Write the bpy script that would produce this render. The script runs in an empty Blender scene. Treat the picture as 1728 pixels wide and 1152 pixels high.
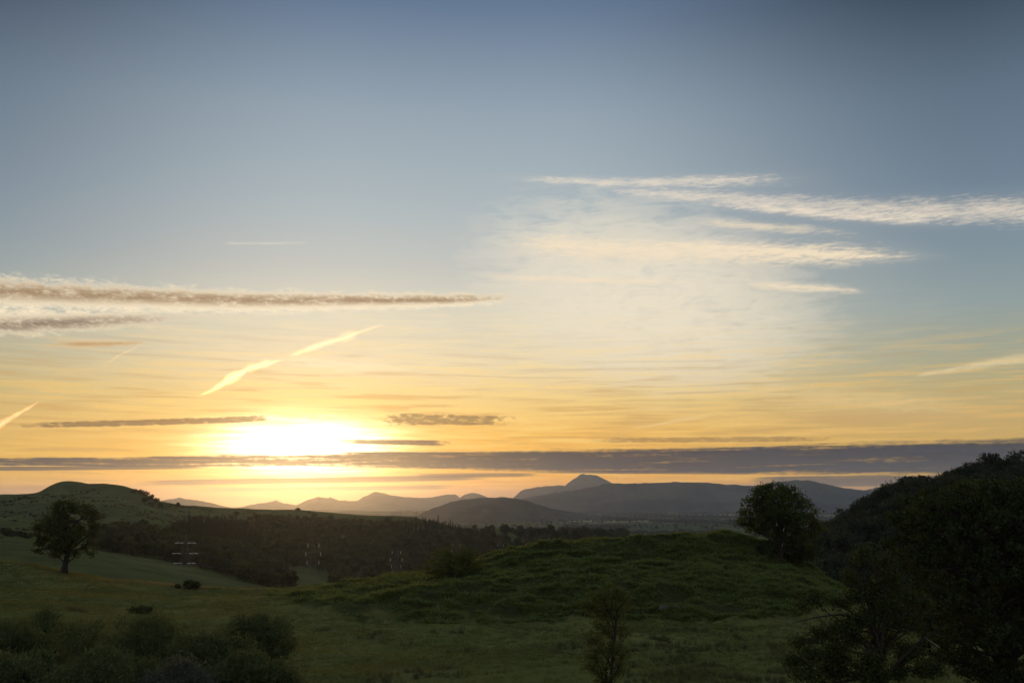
import bpy, math, random
import numpy as np

# ------------------------------------------------------------------ camera
sc = bpy.context.scene
COL = sc.collection
F = 1680.0                      # focal length in photograph pixels (35 mm on 36 mm, 1728 px)
HOR = 852.0                     # row of the true horizon
TH = math.atan((HOR - 576.0) / F)
CT, ST = math.cos(TH), math.sin(TH)
EYE = 20.0                      # eye height above the scene's zero level

cam = bpy.data.cameras.new('camera')
camo = bpy.data.objects.new('camera', cam)
COL.objects.link(camo)
cam.lens = 35.0
cam.sensor_width = 36.0
cam.clip_start = 0.5
cam.clip_end = 400000.0
camo.location = (0, 0, EYE)
camo.rotation_euler = (math.pi / 2 + TH, 0, 0)
sc.camera = camo

def ray(px, py):
    a = (px - 864.0) / F
    b = (576.0 - py) / F
    return (a, CT - b * ST, ST + b * CT)

def at(px, py, Y):
    d = ray(px, py)
    k = Y / d[1]
    return (d[0] * k, Y, d[2] * k + EYE)

def azel(px, py):
    x, y, z = ray(px, py)
    return math.degrees(math.atan2(x, y)), math.degrees(math.asin(z / math.sqrt(x * x + y * y + z * z)))

def lin(c):
    return tuple((v / 255 / 12.92) if v / 255 <= 0.04045 else ((v / 255 + 0.055) / 1.055) ** 2.4 for v in c)

# ------------------------------------------------------------------ sky, sun, exposure
SUN_AZ, SUN_EL = azel(512, 757)
world = bpy.data.worlds.new('World')
sc.world = world
world.use_nodes = True
world.cycles.sampling_method = 'MANUAL'
world.cycles.sample_map_resolution = 1024
WT = world.node_tree
WT.nodes.clear()

class E:
    """small expression helper over shader math nodes"""
    tree = None
    def __init__(s, sock): s.s = sock
    @staticmethod
    def put(inp, v):
        if isinstance(v, E): E.tree.links.new(v.s, inp)
        else: inp.default_value = v
    @staticmethod
    def math(op, *a, clamp=False):
        n = E.tree.nodes.new('ShaderNodeMath'); n.operation = op; n.use_clamp = clamp
        for i, v in enumerate(a): E.put(n.inputs[i], v)
        return E(n.outputs[0])
    def __add__(s, o): return E.math('ADD', s, o)
    __radd__ = __add__
    def __sub__(s, o): return E.math('SUBTRACT', s, o)
    def __rsub__(s, o): return E.math('SUBTRACT', o, s)
    def __mul__(s, o): return E.math('MULTIPLY', s, o)
    __rmul__ = __mul__
    def __truediv__(s, o): return E.math('DIVIDE', s, o)

def fmax(a, b): return E.math('MAXIMUM', a, b)
def fmin(a, b): return E.math('MINIMUM', a, b)
def fabs(a): return E.math('ABSOLUTE', a)
def fexp(a): return E.math('EXPONENT', a)
def clamp01(a): return E.math('ADD', a, 0.0, clamp=True)
def sstep(a, b, v):
    n = E.tree.nodes.new('ShaderNodeMapRange'); n.interpolation_type = 'SMOOTHSTEP'
    if isinstance(a, (int, float)) and isinstance(b, (int, float)) and a > b:
        n.inputs['From Min'].default_value = b; n.inputs['From Max'].default_value = a
        n.inputs['To Min'].default_value = 1.0; n.inputs['To Max'].default_value = 0.0
    else:
        E.put(n.inputs['From Min'], a); E.put(n.inputs['From Max'], b)
    E.put(n.inputs['Value'], v)
    return E(n.outputs[0])
def vec(x, y, z=0.0):
    n = E.tree.nodes.new('ShaderNodeCombineXYZ')
    for i, v in enumerate((x, y, z)): E.put(n.inputs[i], v)
    return E(n.outputs[0])
def noise(v, scale, detail=4.0, rough=0.55, dist=0.0):
    n = E.tree.nodes.new('ShaderNodeTexNoise')
    E.put(n.inputs['Vector'], v)
    n.inputs['Scale'].default_value = scale; n.inputs['Detail'].default_value = detail
    n.inputs['Roughness'].default_value = rough; n.inputs['Distortion'].default_value = dist
    return E(n.outputs['Fac'])
def col(c, l=True):
    n = E.tree.nodes.new('ShaderNodeRGB'); n.outputs[0].default_value = (*(lin(c) if l else c), 1)
    return E(n.outputs[0])
def mixc(f, a, b, blend='MIX'):
    n = E.tree.nodes.new('ShaderNodeMix'); n.data_type = 'RGBA'; n.blend_type = blend; n.clamp_factor = blend == 'MIX'
    E.put(n.inputs[0], f)
    for i, v in ((6, a), (7, b)):
        if isinstance(v, E): E.tree.links.new(v.s, n.inputs[i])
        else: n.inputs[i].default_value = (*v, 1)
    return E(n.outputs[2])
def scalec(c, f):
    n = E.tree.nodes.new('ShaderNodeVectorMath'); n.operation = 'SCALE'
    E.put(n.inputs[0], c); E.put(n.inputs['Scale'], f)
    return E(n.outputs[0])
def ramp(v, stops, lo, hi):
    n = E.tree.nodes.new('ShaderNodeValToRGB'); cr = n.color_ramp
    n2 = (v - lo) / (hi - lo)
    E.tree.links.new(n2.s, n.inputs[0])
    while len(cr.elements) < len(stops): cr.elements.new(0.5)
    for e, (p, c) in zip(cr.elements, stops):
        e.position = (p - lo) / (hi - lo)
    for e, (p, c) in zip(cr.elements, stops):
        e.color = (*lin(c), 1)
    return E(n.outputs[0])

E.tree = WT
tc = WT.nodes.new('ShaderNodeTexCoord')
sep = WT.nodes.new('ShaderNodeSeparateXYZ')
WT.links.new(tc.outputs['Generated'], sep.inputs[0])
dx, dy, dz = (E(sep.outputs[i]) for i in range(3))
DEG = 180 / math.pi
EL = E.math('ARCSINE', dz) * DEG
AZ = E.math('ARCTAN2', dx, dy) * DEG

nish = WT.nodes.new('ShaderNodeTexSky')
nish.sky_type = 'NISHITA'
nish.sun_disc = False
nish.sun_elevation = math.radians(SUN_EL)
nish.sun_rotation = math.radians(SUN_AZ)
nish.altitude = 150
nish.air_density = 1.0
nish.dust_density = 2.5
nish.ozone_density = 1.5
NIS = E(nish.outputs[0])
SKY_STRENGTH = 0.1

# clear-sky colour by height: towards the sun, to its sides, and opposite it; unseen overhead stops brightened to light the ground
R_SUN = [(-6, (150, 112, 80)), (0, (222, 158, 44)), (2, (246, 182, 40)), (4, (238, 186, 80)), (6, (232, 202, 134)),
         (8, (224, 212, 182)), (10.5, (214, 212, 196)), (13.5, (190, 196, 195)), (17, (170, 185, 193)), (22, (148, 166, 181)),
         (28, (97, 120, 149)), (45, (144, 161, 182)), (90, (166, 182, 200))]
R_SIDE = [(-6, (100, 88, 84)), (0, (186, 158, 66)), (2, (224, 188, 54)), (4, (202, 172, 104)), (6, (186, 174, 126)),
          (8, (158, 166, 148)), (10.5, (142, 160, 164)), (14, (120, 142, 158)), (17, (108, 129, 149)), (21.5, (92, 112, 132)),
          (27, (46, 63, 82)), (45, (126, 143, 164)), (90, (166, 182, 200))]
R_BACK = [(-6, (84, 84, 94)), (0, (104, 100, 110)), (6, (128, 120, 128)), (12, (134, 132, 144)), (30, (146, 154, 170)), (90, (166, 182, 200))]
daz = fabs(AZ - (-4.0))
w_side = sstep(5.0, 31.0, daz)
w_back = sstep(50.0, 130.0, daz)
clear = mixc(w_side, ramp(EL, R_SUN, -6, 90), ramp(EL, R_SIDE, -6, 90))
clear = mixc(w_back, clear, ramp(EL, R_BACK, -6, 90))
nis_scaled = scalec(NIS, SKY_STRENGTH)
SKY_MIX = 0.04                       # share of the plain Nishita sky in the veiled sky
sky = mixc(SKY_MIX, clear, nis_scaled)

# glow round the sun
ux = (AZ - SUN_AZ) * 0.30
uy = fmax(EL - (SUN_EL + 0.25), (EL - (SUN_EL + 0.25)) * -0.72)
g2 = ux * ux + uy * uy
g = E.math('SQRT', g2)
hx = (AZ - SUN_AZ) * 0.42
h2 = hx * hx + (EL - SUN_EL) * (EL - SUN_EL)
gstr = noise(vec(AZ * 0.16, EL * 2.6), 1.7, 5, 0.6, 0.3)
glow_a = fexp((g2 + (gstr - 0.5) * 4.0) * (-1 / 1.25)) * 4.6
glow_b = fexp(E.math('SQRT', h2) * (-1 / 2.0)) * 0.16
glow_c = fexp(g * (-1 / 7.0)) * 0.10

# ---- cloud masks -----------------------------------------------------------------------------------
fine = noise(vec(AZ * 1.0, EL * 2.6), 1.9, 6, 0.62, 0.25)
mott = noise(vec(AZ * 1.0 + EL * 0.3, EL * 2.3), 3.4, 5, 0.6, 0.6)
strk = noise(vec(AZ * 0.10 + EL * 0.05, EL * 2.0), 1.6, 7, 0.6, 0.3)
wisp = noise(vec(AZ * 0.22 + EL * 0.16, EL * 1.5 - AZ * 0.03), 1.3, 7, 0.62, 0.9)
waver = (noise(vec(AZ * 0.12, EL * 0.2), 1.0, 3, 0.5) - 0.5)

def band(p0, p1, w0, w1, ends=(0.15, 0.15), soft=1.0, wave=0.0, off=0.0):
    """1 inside a tapering band between two points of the sky (photo px), falling to 0 at its edges; also v across it"""
    a0, e0 = azel(*p0); a1, e1 = azel(*p1)
    t = (AZ - a0) / (a1 - a0)
    c = t * (e1 - e0) + e0 + off
    if wave: c = c + waver * wave
    tcl = clamp01(t)
    w = (tcl * (w1 - w0) + w0) * (1 / 29.3)
    v = (EL - c) / w
    m = fexp(v * v * -1.1) if soft >= 1.5 else sstep(1.0 + soft * 0.5, 1.0 - soft * 0.5, fabs(v))
    if ends: m = m * sstep(0.0, ends[0], t) * sstep(1.0, 1.0 - ends[1], t)
    return m, v

BUILD = []      # (density, colour) from far/high to near/low
def over(base, dens, c): return mixc(clamp01(dens), base, c)

CREAM = col((255, 238, 206)); GOLD = col((250, 214, 140)); CORE = col((152, 122, 88)); CORE2 = col((130, 110, 92))
SLATE = col((92, 87, 96)); SLATE_W = col((118, 92, 72)); PALE = col((240, 230, 209))
near_sun = fexp(E.math('SQRT', h2) * (-1 / 5.5))

# thin high veil that brightens the middle of the sky
a0, e0 = azel(1090, 500)
vx = (AZ - a0 + (EL - e0) * 0.55) / 8.6
vy = (EL - e0) / 5.2
fan = noise(vec(AZ * 0.45 + EL * 0.42, EL * 0.95 - AZ * 0.20), 0.85, 8, 0.66, 0.8)
rv = vx * vx + vy * vy + (wisp - 0.5) * 2.2 + (fan - 0.5) * 1.8
veil = sstep(1.7, 0.0, rv) * sstep(0.20, 0.60, fan * 0.6 + wisp * 0.4)
sky = over(sky, veil * 0.88, PALE)
a0, e0 = azel(760, 590)
vx = (AZ - a0) / 17.0
vy = (EL - e0) / 2.6
veil2 = fexp((vx * vx + vy * vy) * -1.0) * sstep(0.40, 0.72, wisp * 0.45 + strk * 0.55)
sky = over(sky, veil2 * 0.8, col((244, 226, 184)))
# layered streaks low over the horizon, light and dark
low = sstep(11.0, 5.0, EL) * sstep(-1.0, 1.0, EL)
sky = over(sky, low * sstep(0.47, 0.64, strk) * 0.6, mixc(w_side, (lin((252, 216, 124))), (lin((228, 184, 104)))))
sky = over(sky, low * sstep(0.50, 0.34, strk) * 0.6, mixc(near_sun, (lin((196, 164, 104))), (lin((216, 150, 50)))))

# light of the sun on everything behind the cloud bands
sky = mixc(1.0, sky, scalec(col((255, 208, 100)), glow_b + glow_c), 'ADD')
sky = mixc(1.0, sky, scalec(col((255, 240, 206)), glow_a), 'ADD')

# altocumulus bands, upper left
clump = noise(vec(AZ * 0.55, EL * 1.6), 1.5, 4, 0.55, 0.3)
def altocu(base, m, v, thr, core_amt, core_c, shift, edge_c, spread=0.55):
    d = m - 0.0
    tex = mott * 0.36 + fine * 0.22 + clump * 0.42 - 0.5
    dens = sstep(thr, thr + spread, d * 0.85 + tex * 1.9) * sstep(0.03, 0.3, m)
    core = sstep(1.0, 0.1, fabs(v - shift)) * sstep(-0.16, 0.14, tex + m * 0.10 - 0.02) * m
    base = over(base, dens * 0.85, edge_c)
    return over(base, dens * core * core_amt, core_c)

m, v = band((-260, 479), (930, 500), 33, 9, (0.02, 0.16), 1.5, 0.25)
sky = altocu(sky, m, v, 0.16, 0.92, CORE, 0.25, CREAM)
m, v = band((-260, 549), (500, 522), 27, 15, (0.02, 0.6), 1.5, 0.2)
sky = altocu(sky, m, v, 0.18, 0.94, CORE2, -0.25, CREAM)
m, v = band((20, 581), (320, 578), 7, 6, (0.4, 0.5), 1.6, 0.1)
sky = altocu(sky, m, v, 0.25, 0.5, CORE, 0.0, col((230, 194, 140)))
m, v = band((340, 410), (560, 409), 3, 3, (0.3, 0.3), 1.4)
sky = altocu(sky, m, v, 0.48, 0.0, CORE, 0.0, col((208, 206, 196)))

# cirrus, right
fib = noise(vec(AZ * 0.8 - EL * 1.5, EL * 3.6 + AZ * 0.1), 2.6, 5, 0.65, 0.3)
CIR = col((240, 226, 206)); CIR2 = col((246, 228, 198))
cir_n = noise(vec(AZ * 0.30 + EL * 0.15, EL * 2.0 + AZ * 0.03), 2.2, 8, 0.66, 0.5)
def cirrus(base, p0, p1, w0, w1, ends, amt, c, thr=0.40, wave=0.5):
    m, v = band(p0, p1, w0 * 1.1, w1 * 1.1, ends, 1.9, wave)
    tx = (cir_n * 0.6 + fib * 0.4 - 0.5)
    d = sstep(thr - 0.16, thr + 0.66, m * 0.80 + tx * 2.5) * sstep(0.0, 0.5, m) * 0.86 + m * 0.14
    return over(base, d * amt, c)
sky = cirrus(sky, (790, 297), (1440, 297), 5, 14, (0.30, 0.35), 0.72, CIR)
sky = cirrus(sky, (930, 306), (1850, 356), 9, 26, (0.25, 0.1), 0.70, CIR)
sky = cirrus(sky, (1170, 341), (1690, 372), 7, 14, (0.2, 0.3), 0.75, CIR)
sky = cirrus(sky, (790, 405), (1630, 424), 24, 20, (0.22, 0.3), 0.92, CIR2, 0.36)
sky = cirrus(sky, (1020, 405), (1640, 434), 7, 7, (0.3, 0.3), 0.9, CIR2, 0.36)
sky = cirrus(sky, (1120, 372), (1520, 394), 8, 10, (0.3, 0.5), 0.7, CIR2)
sky = cirrus(sky, (750, 462), (1260, 474), 6, 7, (0.3, 0.4), 0.7, CIR2)
sky = cirrus(sky, (1200, 476), (1480, 489), 11, 6, (0.4, 0.2), 0.85, CIR2)
sky = cirrus(sky, (1120, 650), (1728, 690), 26, 16, (0.5, 0.3), 0.5, col((236, 206, 148)))
sky = cirrus(sky, (1180, 700), (1700, 704), 10, 10, (0.5, 0.3), 0.5, col((210, 170, 110)))
sky = cirrus(sky, (380, 600), (760, 625), 12, 12, (0.4, 0.4), 0.6, col((255, 240, 200)))

sky = cirrus(sky, (1030, 730), (1215, 696), 2.5, 4, (0.3, 0.15), 0.7, col((240, 208, 140)), 0.30, 0.0)
sky = cirrus(sky, (1530, 636), (1900, 572), 2.5, 14, (0.1, 0.1), 0.75, col((232, 212, 166)), 0.34, 0.0)

# dark bars in front of the sun
def bar(base, p0, p1, w0, w1, ends, amt, c, thr=0.32, rough=0.5, wave=0.0, tex=None):
    m, v = band(p0, p1, w0, w1, ends, 0.9, wave)
    d = sstep(thr - 0.06, thr + 0.34, m * 0.68 + ((tex or fine) - 0.5) * rough) * sstep(0.0, 0.2, m)
    return over(base, d * amt, c)
lay = noise(vec(AZ * 0.11, EL * 4.2 - AZ * 0.02), 1.5, 6, 0.62, 0.35)
BARC = mixc(near_sun, mixc(sstep(0.40, 0.64, lay), lin((4, 22, 46)), lin((28, 44, 68))), lin((62, 36, 12)))
BARG = mixc(near_sun, lin((140, 112, 72)), lin((92, 52, 10)))
sky = bar(sky, (-60, 719), (475, 705), 4, 6, (0.3, 0.1), 0.8, BARG, 0.34, 1.1, 0.12)
sky = bar(sky, (440, 703), (660, 702), 5, 5, (0.2, 0.2), 0.4, GOLD, 0.5, 1.6)
sky = bar(sky, (610, 706), (920, 709), 11, 7, (0.25, 0.4), 0.75, BARG, 0.36, 1.5, 0.05)
sky = bar(sky, (520, 743), (800, 748), 3, 6, (0.3, 0.3), 0.85, BARC, 0.34, 0.6)
sky = bar(sky, (900, 742), (1500, 738), 5, 5, (0.3, 0.3), 0.6, BARG, 0.40, 0.9)
stx = lay * 0.7 + fine * 0.3
sky = bar(sky, (-300, 779), (800, 772), 4, 14, (0.05, 0.30), 0.95, BARC, 0.34, 1.7, 0.0, stx)
sky = bar(sky, (380, 772), (2200, 761), 10, 35, (0.16, 0.05), 0.96, BARC, 0.32, 1.15, 0.10, stx)
sky = bar(sky, (-300, 791), (420, 787), 4, 3, (0.05, 0.2), 0.85, BARC, 0.34, 0.5, 0.0, stx)
sky = bar(sky, (760, 793), (1450, 797), 4, 4, (0.3, 0.3), 0.75, BARC, 0.36, 0.9, 0.0, stx)
sky = bar(sky, (120, 816), (900, 803), 4.5, 5.5, (0.25, 0.2), 0.97, BARG, 0.34, 0.6, 0.0, stx)
sky = bar(sky, (640, 803), (960, 800), 5, 3, (0.3, 0.3), 0.7, BARC, 0.36, 0.6, 0.0, stx)
sky = bar(sky, (240, 828), (820, 821), 3, 4, (0.3, 0.2), 0.97, BARG, 0.34, 0.6, 0.0, stx)
sky = bar(sky, (1200, 812), (2200, 806), 9, 12, (0.15, 0.05), 0.85, BARC, 0.36, 0.9, 0.0, stx)
# dusky layer lying along the horizon
dusk = sstep(1.35, 0.2, EL + (strk - 0.5) * 1.2)
sky = over(sky, dusk * 0.72, mixc(near_sun, lin((104, 96, 104)), lin((178, 124, 70))))

bg = WT.nodes.new('ShaderNodeBackground')
bg.inputs['Strength'].default_value = SKY_STRENGTH
WT.links.new(scalec(sky, 1.0 / SKY_STRENGTH).s, bg.inputs['Color'])
wo = WT.nodes.new('ShaderNodeOutputWorld')
WT.links.new(bg.outputs[0], wo.inputs['Surface'])

sun = bpy.data.lights.new('sun', 'SUN')
sun.energy = 1.8
sun.angle = math.radians(6.0)
sun.color = (1.0, 0.48, 0.16)
suno = bpy.data.objects.new('sun', sun)
COL.objects.link(suno)
_sa, _se = math.radians(SUN_AZ), math.radians(SUN_EL)
from mathutils import Vector
_sd = Vector((math.sin(_sa) * math.cos(_se), math.cos(_sa) * math.cos(_se), math.sin(_se)))
suno.rotation_euler = _sd.to_track_quat('Z', 'Y').to_euler()
suno.location = (0, 0, 60)

sc.view_settings.view_transform = 'Standard'
sc.view_settings.look = 'None'
sc.view_settings.exposure = 0.0
sc.view_settings.gamma = 1.0
sc.view_settings.use_curve_mapping = False
sc.cycles.use_denoising = True
sc.cycles.volume_bounces = 1
sc.cycles.max_bounces = 6
sc.cycles.diffuse_bounces = 3
sc.cycles.transparent_max_bounces = 24
sc.cycles.transmission_bounces = 4

# ------------------------------------------------------------------ general helpers
rng = np.random.default_rng(7)

def vhash(ix, iy, seed):
    h = (ix.astype(np.int64) * 374761393 + iy.astype(np.int64) * 668265263 + seed * 1442695041) & 0xFFFFFFFF
    h = ((h ^ (h >> 13)) * 1274126177) & 0xFFFFFFFF
    return ((h ^ (h >> 16)) & 0xFFFF) / 65535.0

def vnoise(x, y, seed=0):
    ix, iy = np.floor(x), np.floor(y)
    fx, fy = x - ix, y - iy
    fx = fx * fx * (3 - 2 * fx); fy = fy * fy * (3 - 2 * fy)
    a = vhash(ix, iy, seed); b = vhash(ix + 1, iy, seed); c = vhash(ix, iy + 1, seed); d = vhash(ix + 1, iy + 1, seed)
    return (a * (1 - fx) + b * fx) * (1 - fy) + (c * (1 - fx) + d * fx) * fy - 0.5

def fbm(x, y, octaves=4, seed=0, gain=0.5):
    s, a = 0.0, 1.0
    for o in range(octaves):
        s = s + a * vnoise(x * 2 ** o + 17.3 * o, y * 2 ** o - 9.1 * o, seed + o)
        a *= gain
    return s

def mesh_np(name, verts, faces, mats=(), mat_idx=None, smooth=False):
    """verts (n,3); faces a list of (m,k) int arrays"""
    me = bpy.data.meshes.new(name)
    verts = np.asarray(verts, dtype=np.float32)
    faces = [np.asarray(f, dtype=np.int32) for f in faces if len(f)]
    me.vertices.add(len(verts)); me.vertices.foreach_set('co', verts.ravel())
    nl = sum(f.size for f in faces); npoly = sum(len(f) for f in faces)
    me.loops.add(nl); me.polygons.add(npoly)
    me.loops.foreach_set('vertex_index', np.concatenate([f.ravel() for f in faces]))
    tot = np.concatenate([np.full(len(f), f.shape[1], dtype=np.int32) for f in faces])
    me.polygons.foreach_set('loop_start', np.concatenate([[0], np.cumsum(tot)[:-1]]).astype(np.int32))
    for m in mats: me.materials.append(m)
    if mat_idx is not None: me.polygons.foreach_set('material_index', np.asarray(mat_idx, dtype=np.int32))
    if smooth: me.polygons.foreach_set('use_smooth', np.ones(npoly, dtype=bool))
    me.update(calc_edges=True); me.validate()
    return me

def link(name, data, parent=None, loc=(0, 0, 0), rz=0.0, scale=None):
    o = bpy.data.objects.new(name, data); COL.objects.link(o)
    o.location = loc; o.rotation_euler = (0, 0, rz)
    if scale is not None: o.scale = scale
    if parent is not None: o.parent = parent
    return o

def tag(o, label=None, cat=None, group=None, kind=None):
    for k, v in (('label', label), ('category', cat), ('group', group), ('kind', kind)):
        if v: o[k] = v
    return o

# ------------------------------------------------------------------ materials
def new_mat(name):
    m = bpy.data.materials.new(name); m.use_nodes = True
    m.node_tree.nodes.clear()
    E.tree = m.node_tree
    return m, m.node_tree

def coords(nt, what='Object'):
    return E(nt.nodes.new('ShaderNodeTexCoord').outputs[what])

def out_surface(nt, sock):
    o = nt.nodes.new('ShaderNodeOutputMaterial'); nt.links.new(sock, o.inputs['Surface'])

def position(nt):
    return E(nt.nodes.new('ShaderNodeNewGeometry').outputs['Position'])

def smap(v, sx, sy, sz):
    n = E.tree.nodes.new('ShaderNodeVectorMath'); n.operation = 'MULTIPLY'
    E.put(n.inputs[0], v); n.inputs[1].default_value = (sx, sy, sz)
    return E(n.outputs[0])

def diffuse(nt, c, rough=0.9, bump=None, dist=0.2, strength=0.6):
    b = nt.nodes.new('ShaderNodeBsdfDiffuse'); nt.links.new(c.s, b.inputs['Color'])
    b.inputs['Roughness'].default_value = rough
    if bump is not None:
        bn = nt.nodes.new('ShaderNodeBump'); bn.inputs['Distance'].default_value = dist; bn.inputs['Strength'].default_value = strength
        nt.links.new(bump.s, bn.inputs['Height']); nt.links.new(bn.outputs[0], b.inputs['Normal'])
    return b.outputs[0]

def leaf_mat(name, c0, c1, transl=0.35, scale=1.5, random_amt=0.35):
    m, nt = new_mat(name)
    oi = nt.nodes.new('ShaderNodeObjectInfo')
    n1 = noise(coords(nt), scale, 3, 0.6)
    n2 = noise(coords(nt), scale * 9, 2, 0.6)
    f = clamp01((n1 * 0.6 + n2 * 0.4 - 0.32) * 2.6 + (E(oi.outputs['Random']) - 0.5) * random_amt)
    c = mixc(f, c0, c1)
    d = nt.nodes.new('ShaderNodeBsdfDiffuse'); t = nt.nodes.new('ShaderNodeBsdfTranslucent')
    nt.links.new(c.s, d.inputs['Color'])
    nt.links.new(mixc(0.5, c, (c1[0] * 1.2, c1[1] * 1.25, c1[2] * 0.5)).s, t.inputs['Color'])
    mx = nt.nodes.new('ShaderNodeMixShader'); mx.inputs[0].default_value = transl
    nt.links.new(d.outputs[0], mx.inputs[1]); nt.links.new(t.outputs[0], mx.inputs[2])
    out_surface(nt, mx.outputs[0])
    return m

def grass_mat(name, cols, s_big, s_mid, s_fine, stretch=(1, 1, 1), bump_d=0.15, litter_shade=None):
    m, nt = new_mat(name)
    p = smap(position(nt), *stretch)
    a = noise(p, s_big, 4, 0.55, 0.4); b = noise(p, s_mid, 5, 0.65, 0.2); c = noise(p, s_fine, 4, 0.7)
    k = mixc(sstep(0.38, 0.62, a), cols[0], cols[1])
    k = mixc(sstep(0.42, 0.64, b) * 0.75, k, cols[2])
    k = mixc(sstep(0.5, 0.72, c) * 0.5, k, cols[3])
    if litter_shade:  # darker floor tone, also standing in for shade between clumps
        an = nt.nodes.new('ShaderNodeAttribute'); an.attribute_name = 'litter_shade'
        k = mixc(E(an.outputs['Fac']), k, mixc(c, litter_shade, (litter_shade[0] * 1.8, litter_shade[1] * 1.8, litter_shade[2] * 1.6)))
    out_surface(nt, diffuse(nt, k, 1.0, b * 0.6 + c * 0.4, bump_d, 0.7))
    return m

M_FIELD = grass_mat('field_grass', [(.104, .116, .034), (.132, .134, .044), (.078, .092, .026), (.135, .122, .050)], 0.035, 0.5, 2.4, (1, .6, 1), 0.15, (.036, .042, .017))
M_MID = grass_mat('pasture', [(.074, .086, .030), (.100, .106, .040), (.046, .056, .024), (.120, .108, .054)], 0.008, 0.04, 0.35, (1, .6, 1), 1.2)
M_SCRUB = grass_mat('woodland_floor', [(.028, .036, .014), (.036, .046, .018), (.022, .030, .012), (.045, .05, .022)], 0.02, 0.1, 0.8, (1, 1, 1), 1.0)
M_HEATH = grass_mat('moorland', [(.050, .055, .038), (.085, .085, .055), (.018, .024, .018), (.105, .095, .065)], 0.0005, 0.0016, 0.006, (1, .6, 1), 20)

def plain_mat():
    m, nt = new_mat('farmland')
    p = smap(position(nt), 1 / 620.0, 1 / 1500.0, 0)
    v = nt.nodes.new('ShaderNodeTexVoronoi'); v.inputs['Scale'].default_value = 1.0; v.inputs['Randomness'].default_value = 0.85
    nt.links.new(p.s, v.inputs['Vector'])
    sp = nt.nodes.new('ShaderNodeSeparateColor'); nt.links.new(v.outputs['Color'], sp.inputs[0])
    r, g_, b_ = (E(sp.outputs[i]) for i in range(3))
    k = mixc(sstep(0.3, 0.7, r), (.060, .078, .030), (.110, .118, .052))
    k = mixc(sstep(0.62, 0.72, g_), k, (.22, .20, .10))
    k = mixc(sstep(0.55, 0.45, b_) * 0.8, k, (.025, .034, .018))
    big = noise(p, 0.5, 5, 0.6)
    k = mixc(sstep(0.50, 0.60, big) * 0.75, k, (.022, .030, .016))
    k = mixc(sstep(0.5, 0.7, noise(p, 9.0, 4, 0.6)) * 0.4, k, (.03, .04, .02))
    out_surface(nt, diffuse(nt, k, 1.0))
    return m
M_PLAIN = plain_mat()

def bark_mat():
    m, nt = new_mat('bark')
    n = noise(smap(coords(nt), 3, 3, 0.8), 4.0, 5, 0.7)
    out_surface(nt, diffuse(nt, mixc(n, (.030, .026, .020), (.085, .075, .060)), 1.0, n, 0.05))
    return m
M_BARK = bark_mat()
M_DEAD = None
def dead_mat():
    m, nt = new_mat('dead_wood')
    n = noise(smap(coords(nt), 3, 3, 0.8), 4.0, 4, 0.7)
    out_surface(nt, diffuse(nt, mixc(n, (.16, .15, .14), (.30, .29, .27)), 1.0))
    return m
M_DEAD = dead_mat()

# ------------------------------------------------------------------ terrain
def smooth1(z, n):
    if n < 1: return z
    k = np.hanning(2 * n + 3)[1:-1]; k /= k.sum()
    return np.convolve(np.pad(z, n, mode='edge'), k, mode='valid')

def pchip_rows(xs, zs, x):
    """monotone cubic along axis 0: xs (k,), zs (k,m), x (n,) -> (n,m)"""
    h = np.diff(xs)[:, None]; d = np.diff(zs, axis=0) / h
    mslope = np.zeros_like(zs)
    w1 = 2 * h[1:] + h[:-1]; w2 = h[1:] + 2 * h[:-1]
    ok = (d[1:] * d[:-1]) > 0
    with np.errstate(divide='ignore', invalid='ignore'):
        hm = (w1 + w2) / (w1 / d[:-1] + w2 / d[1:])
    mslope[1:-1] = np.where(ok, np.nan_to_num(hm), 0)
    mslope[0], mslope[-1] = d[0], d[-1]
    i = np.clip(np.searchsorted(xs, x) - 1, 0, len(xs) - 2)
    t = ((x - xs[i]) / (xs[i + 1] - xs[i]))[:, None]
    H = h[i]
    return (zs[i] * (1 + 2 * t) * (1 - t) ** 2 + mslope[i] * H * t * (1 - t) ** 2
            + zs[i + 1] * t * t * (3 - 2 * t) + mslope[i + 1] * H * t * t * (t - 1))

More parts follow.
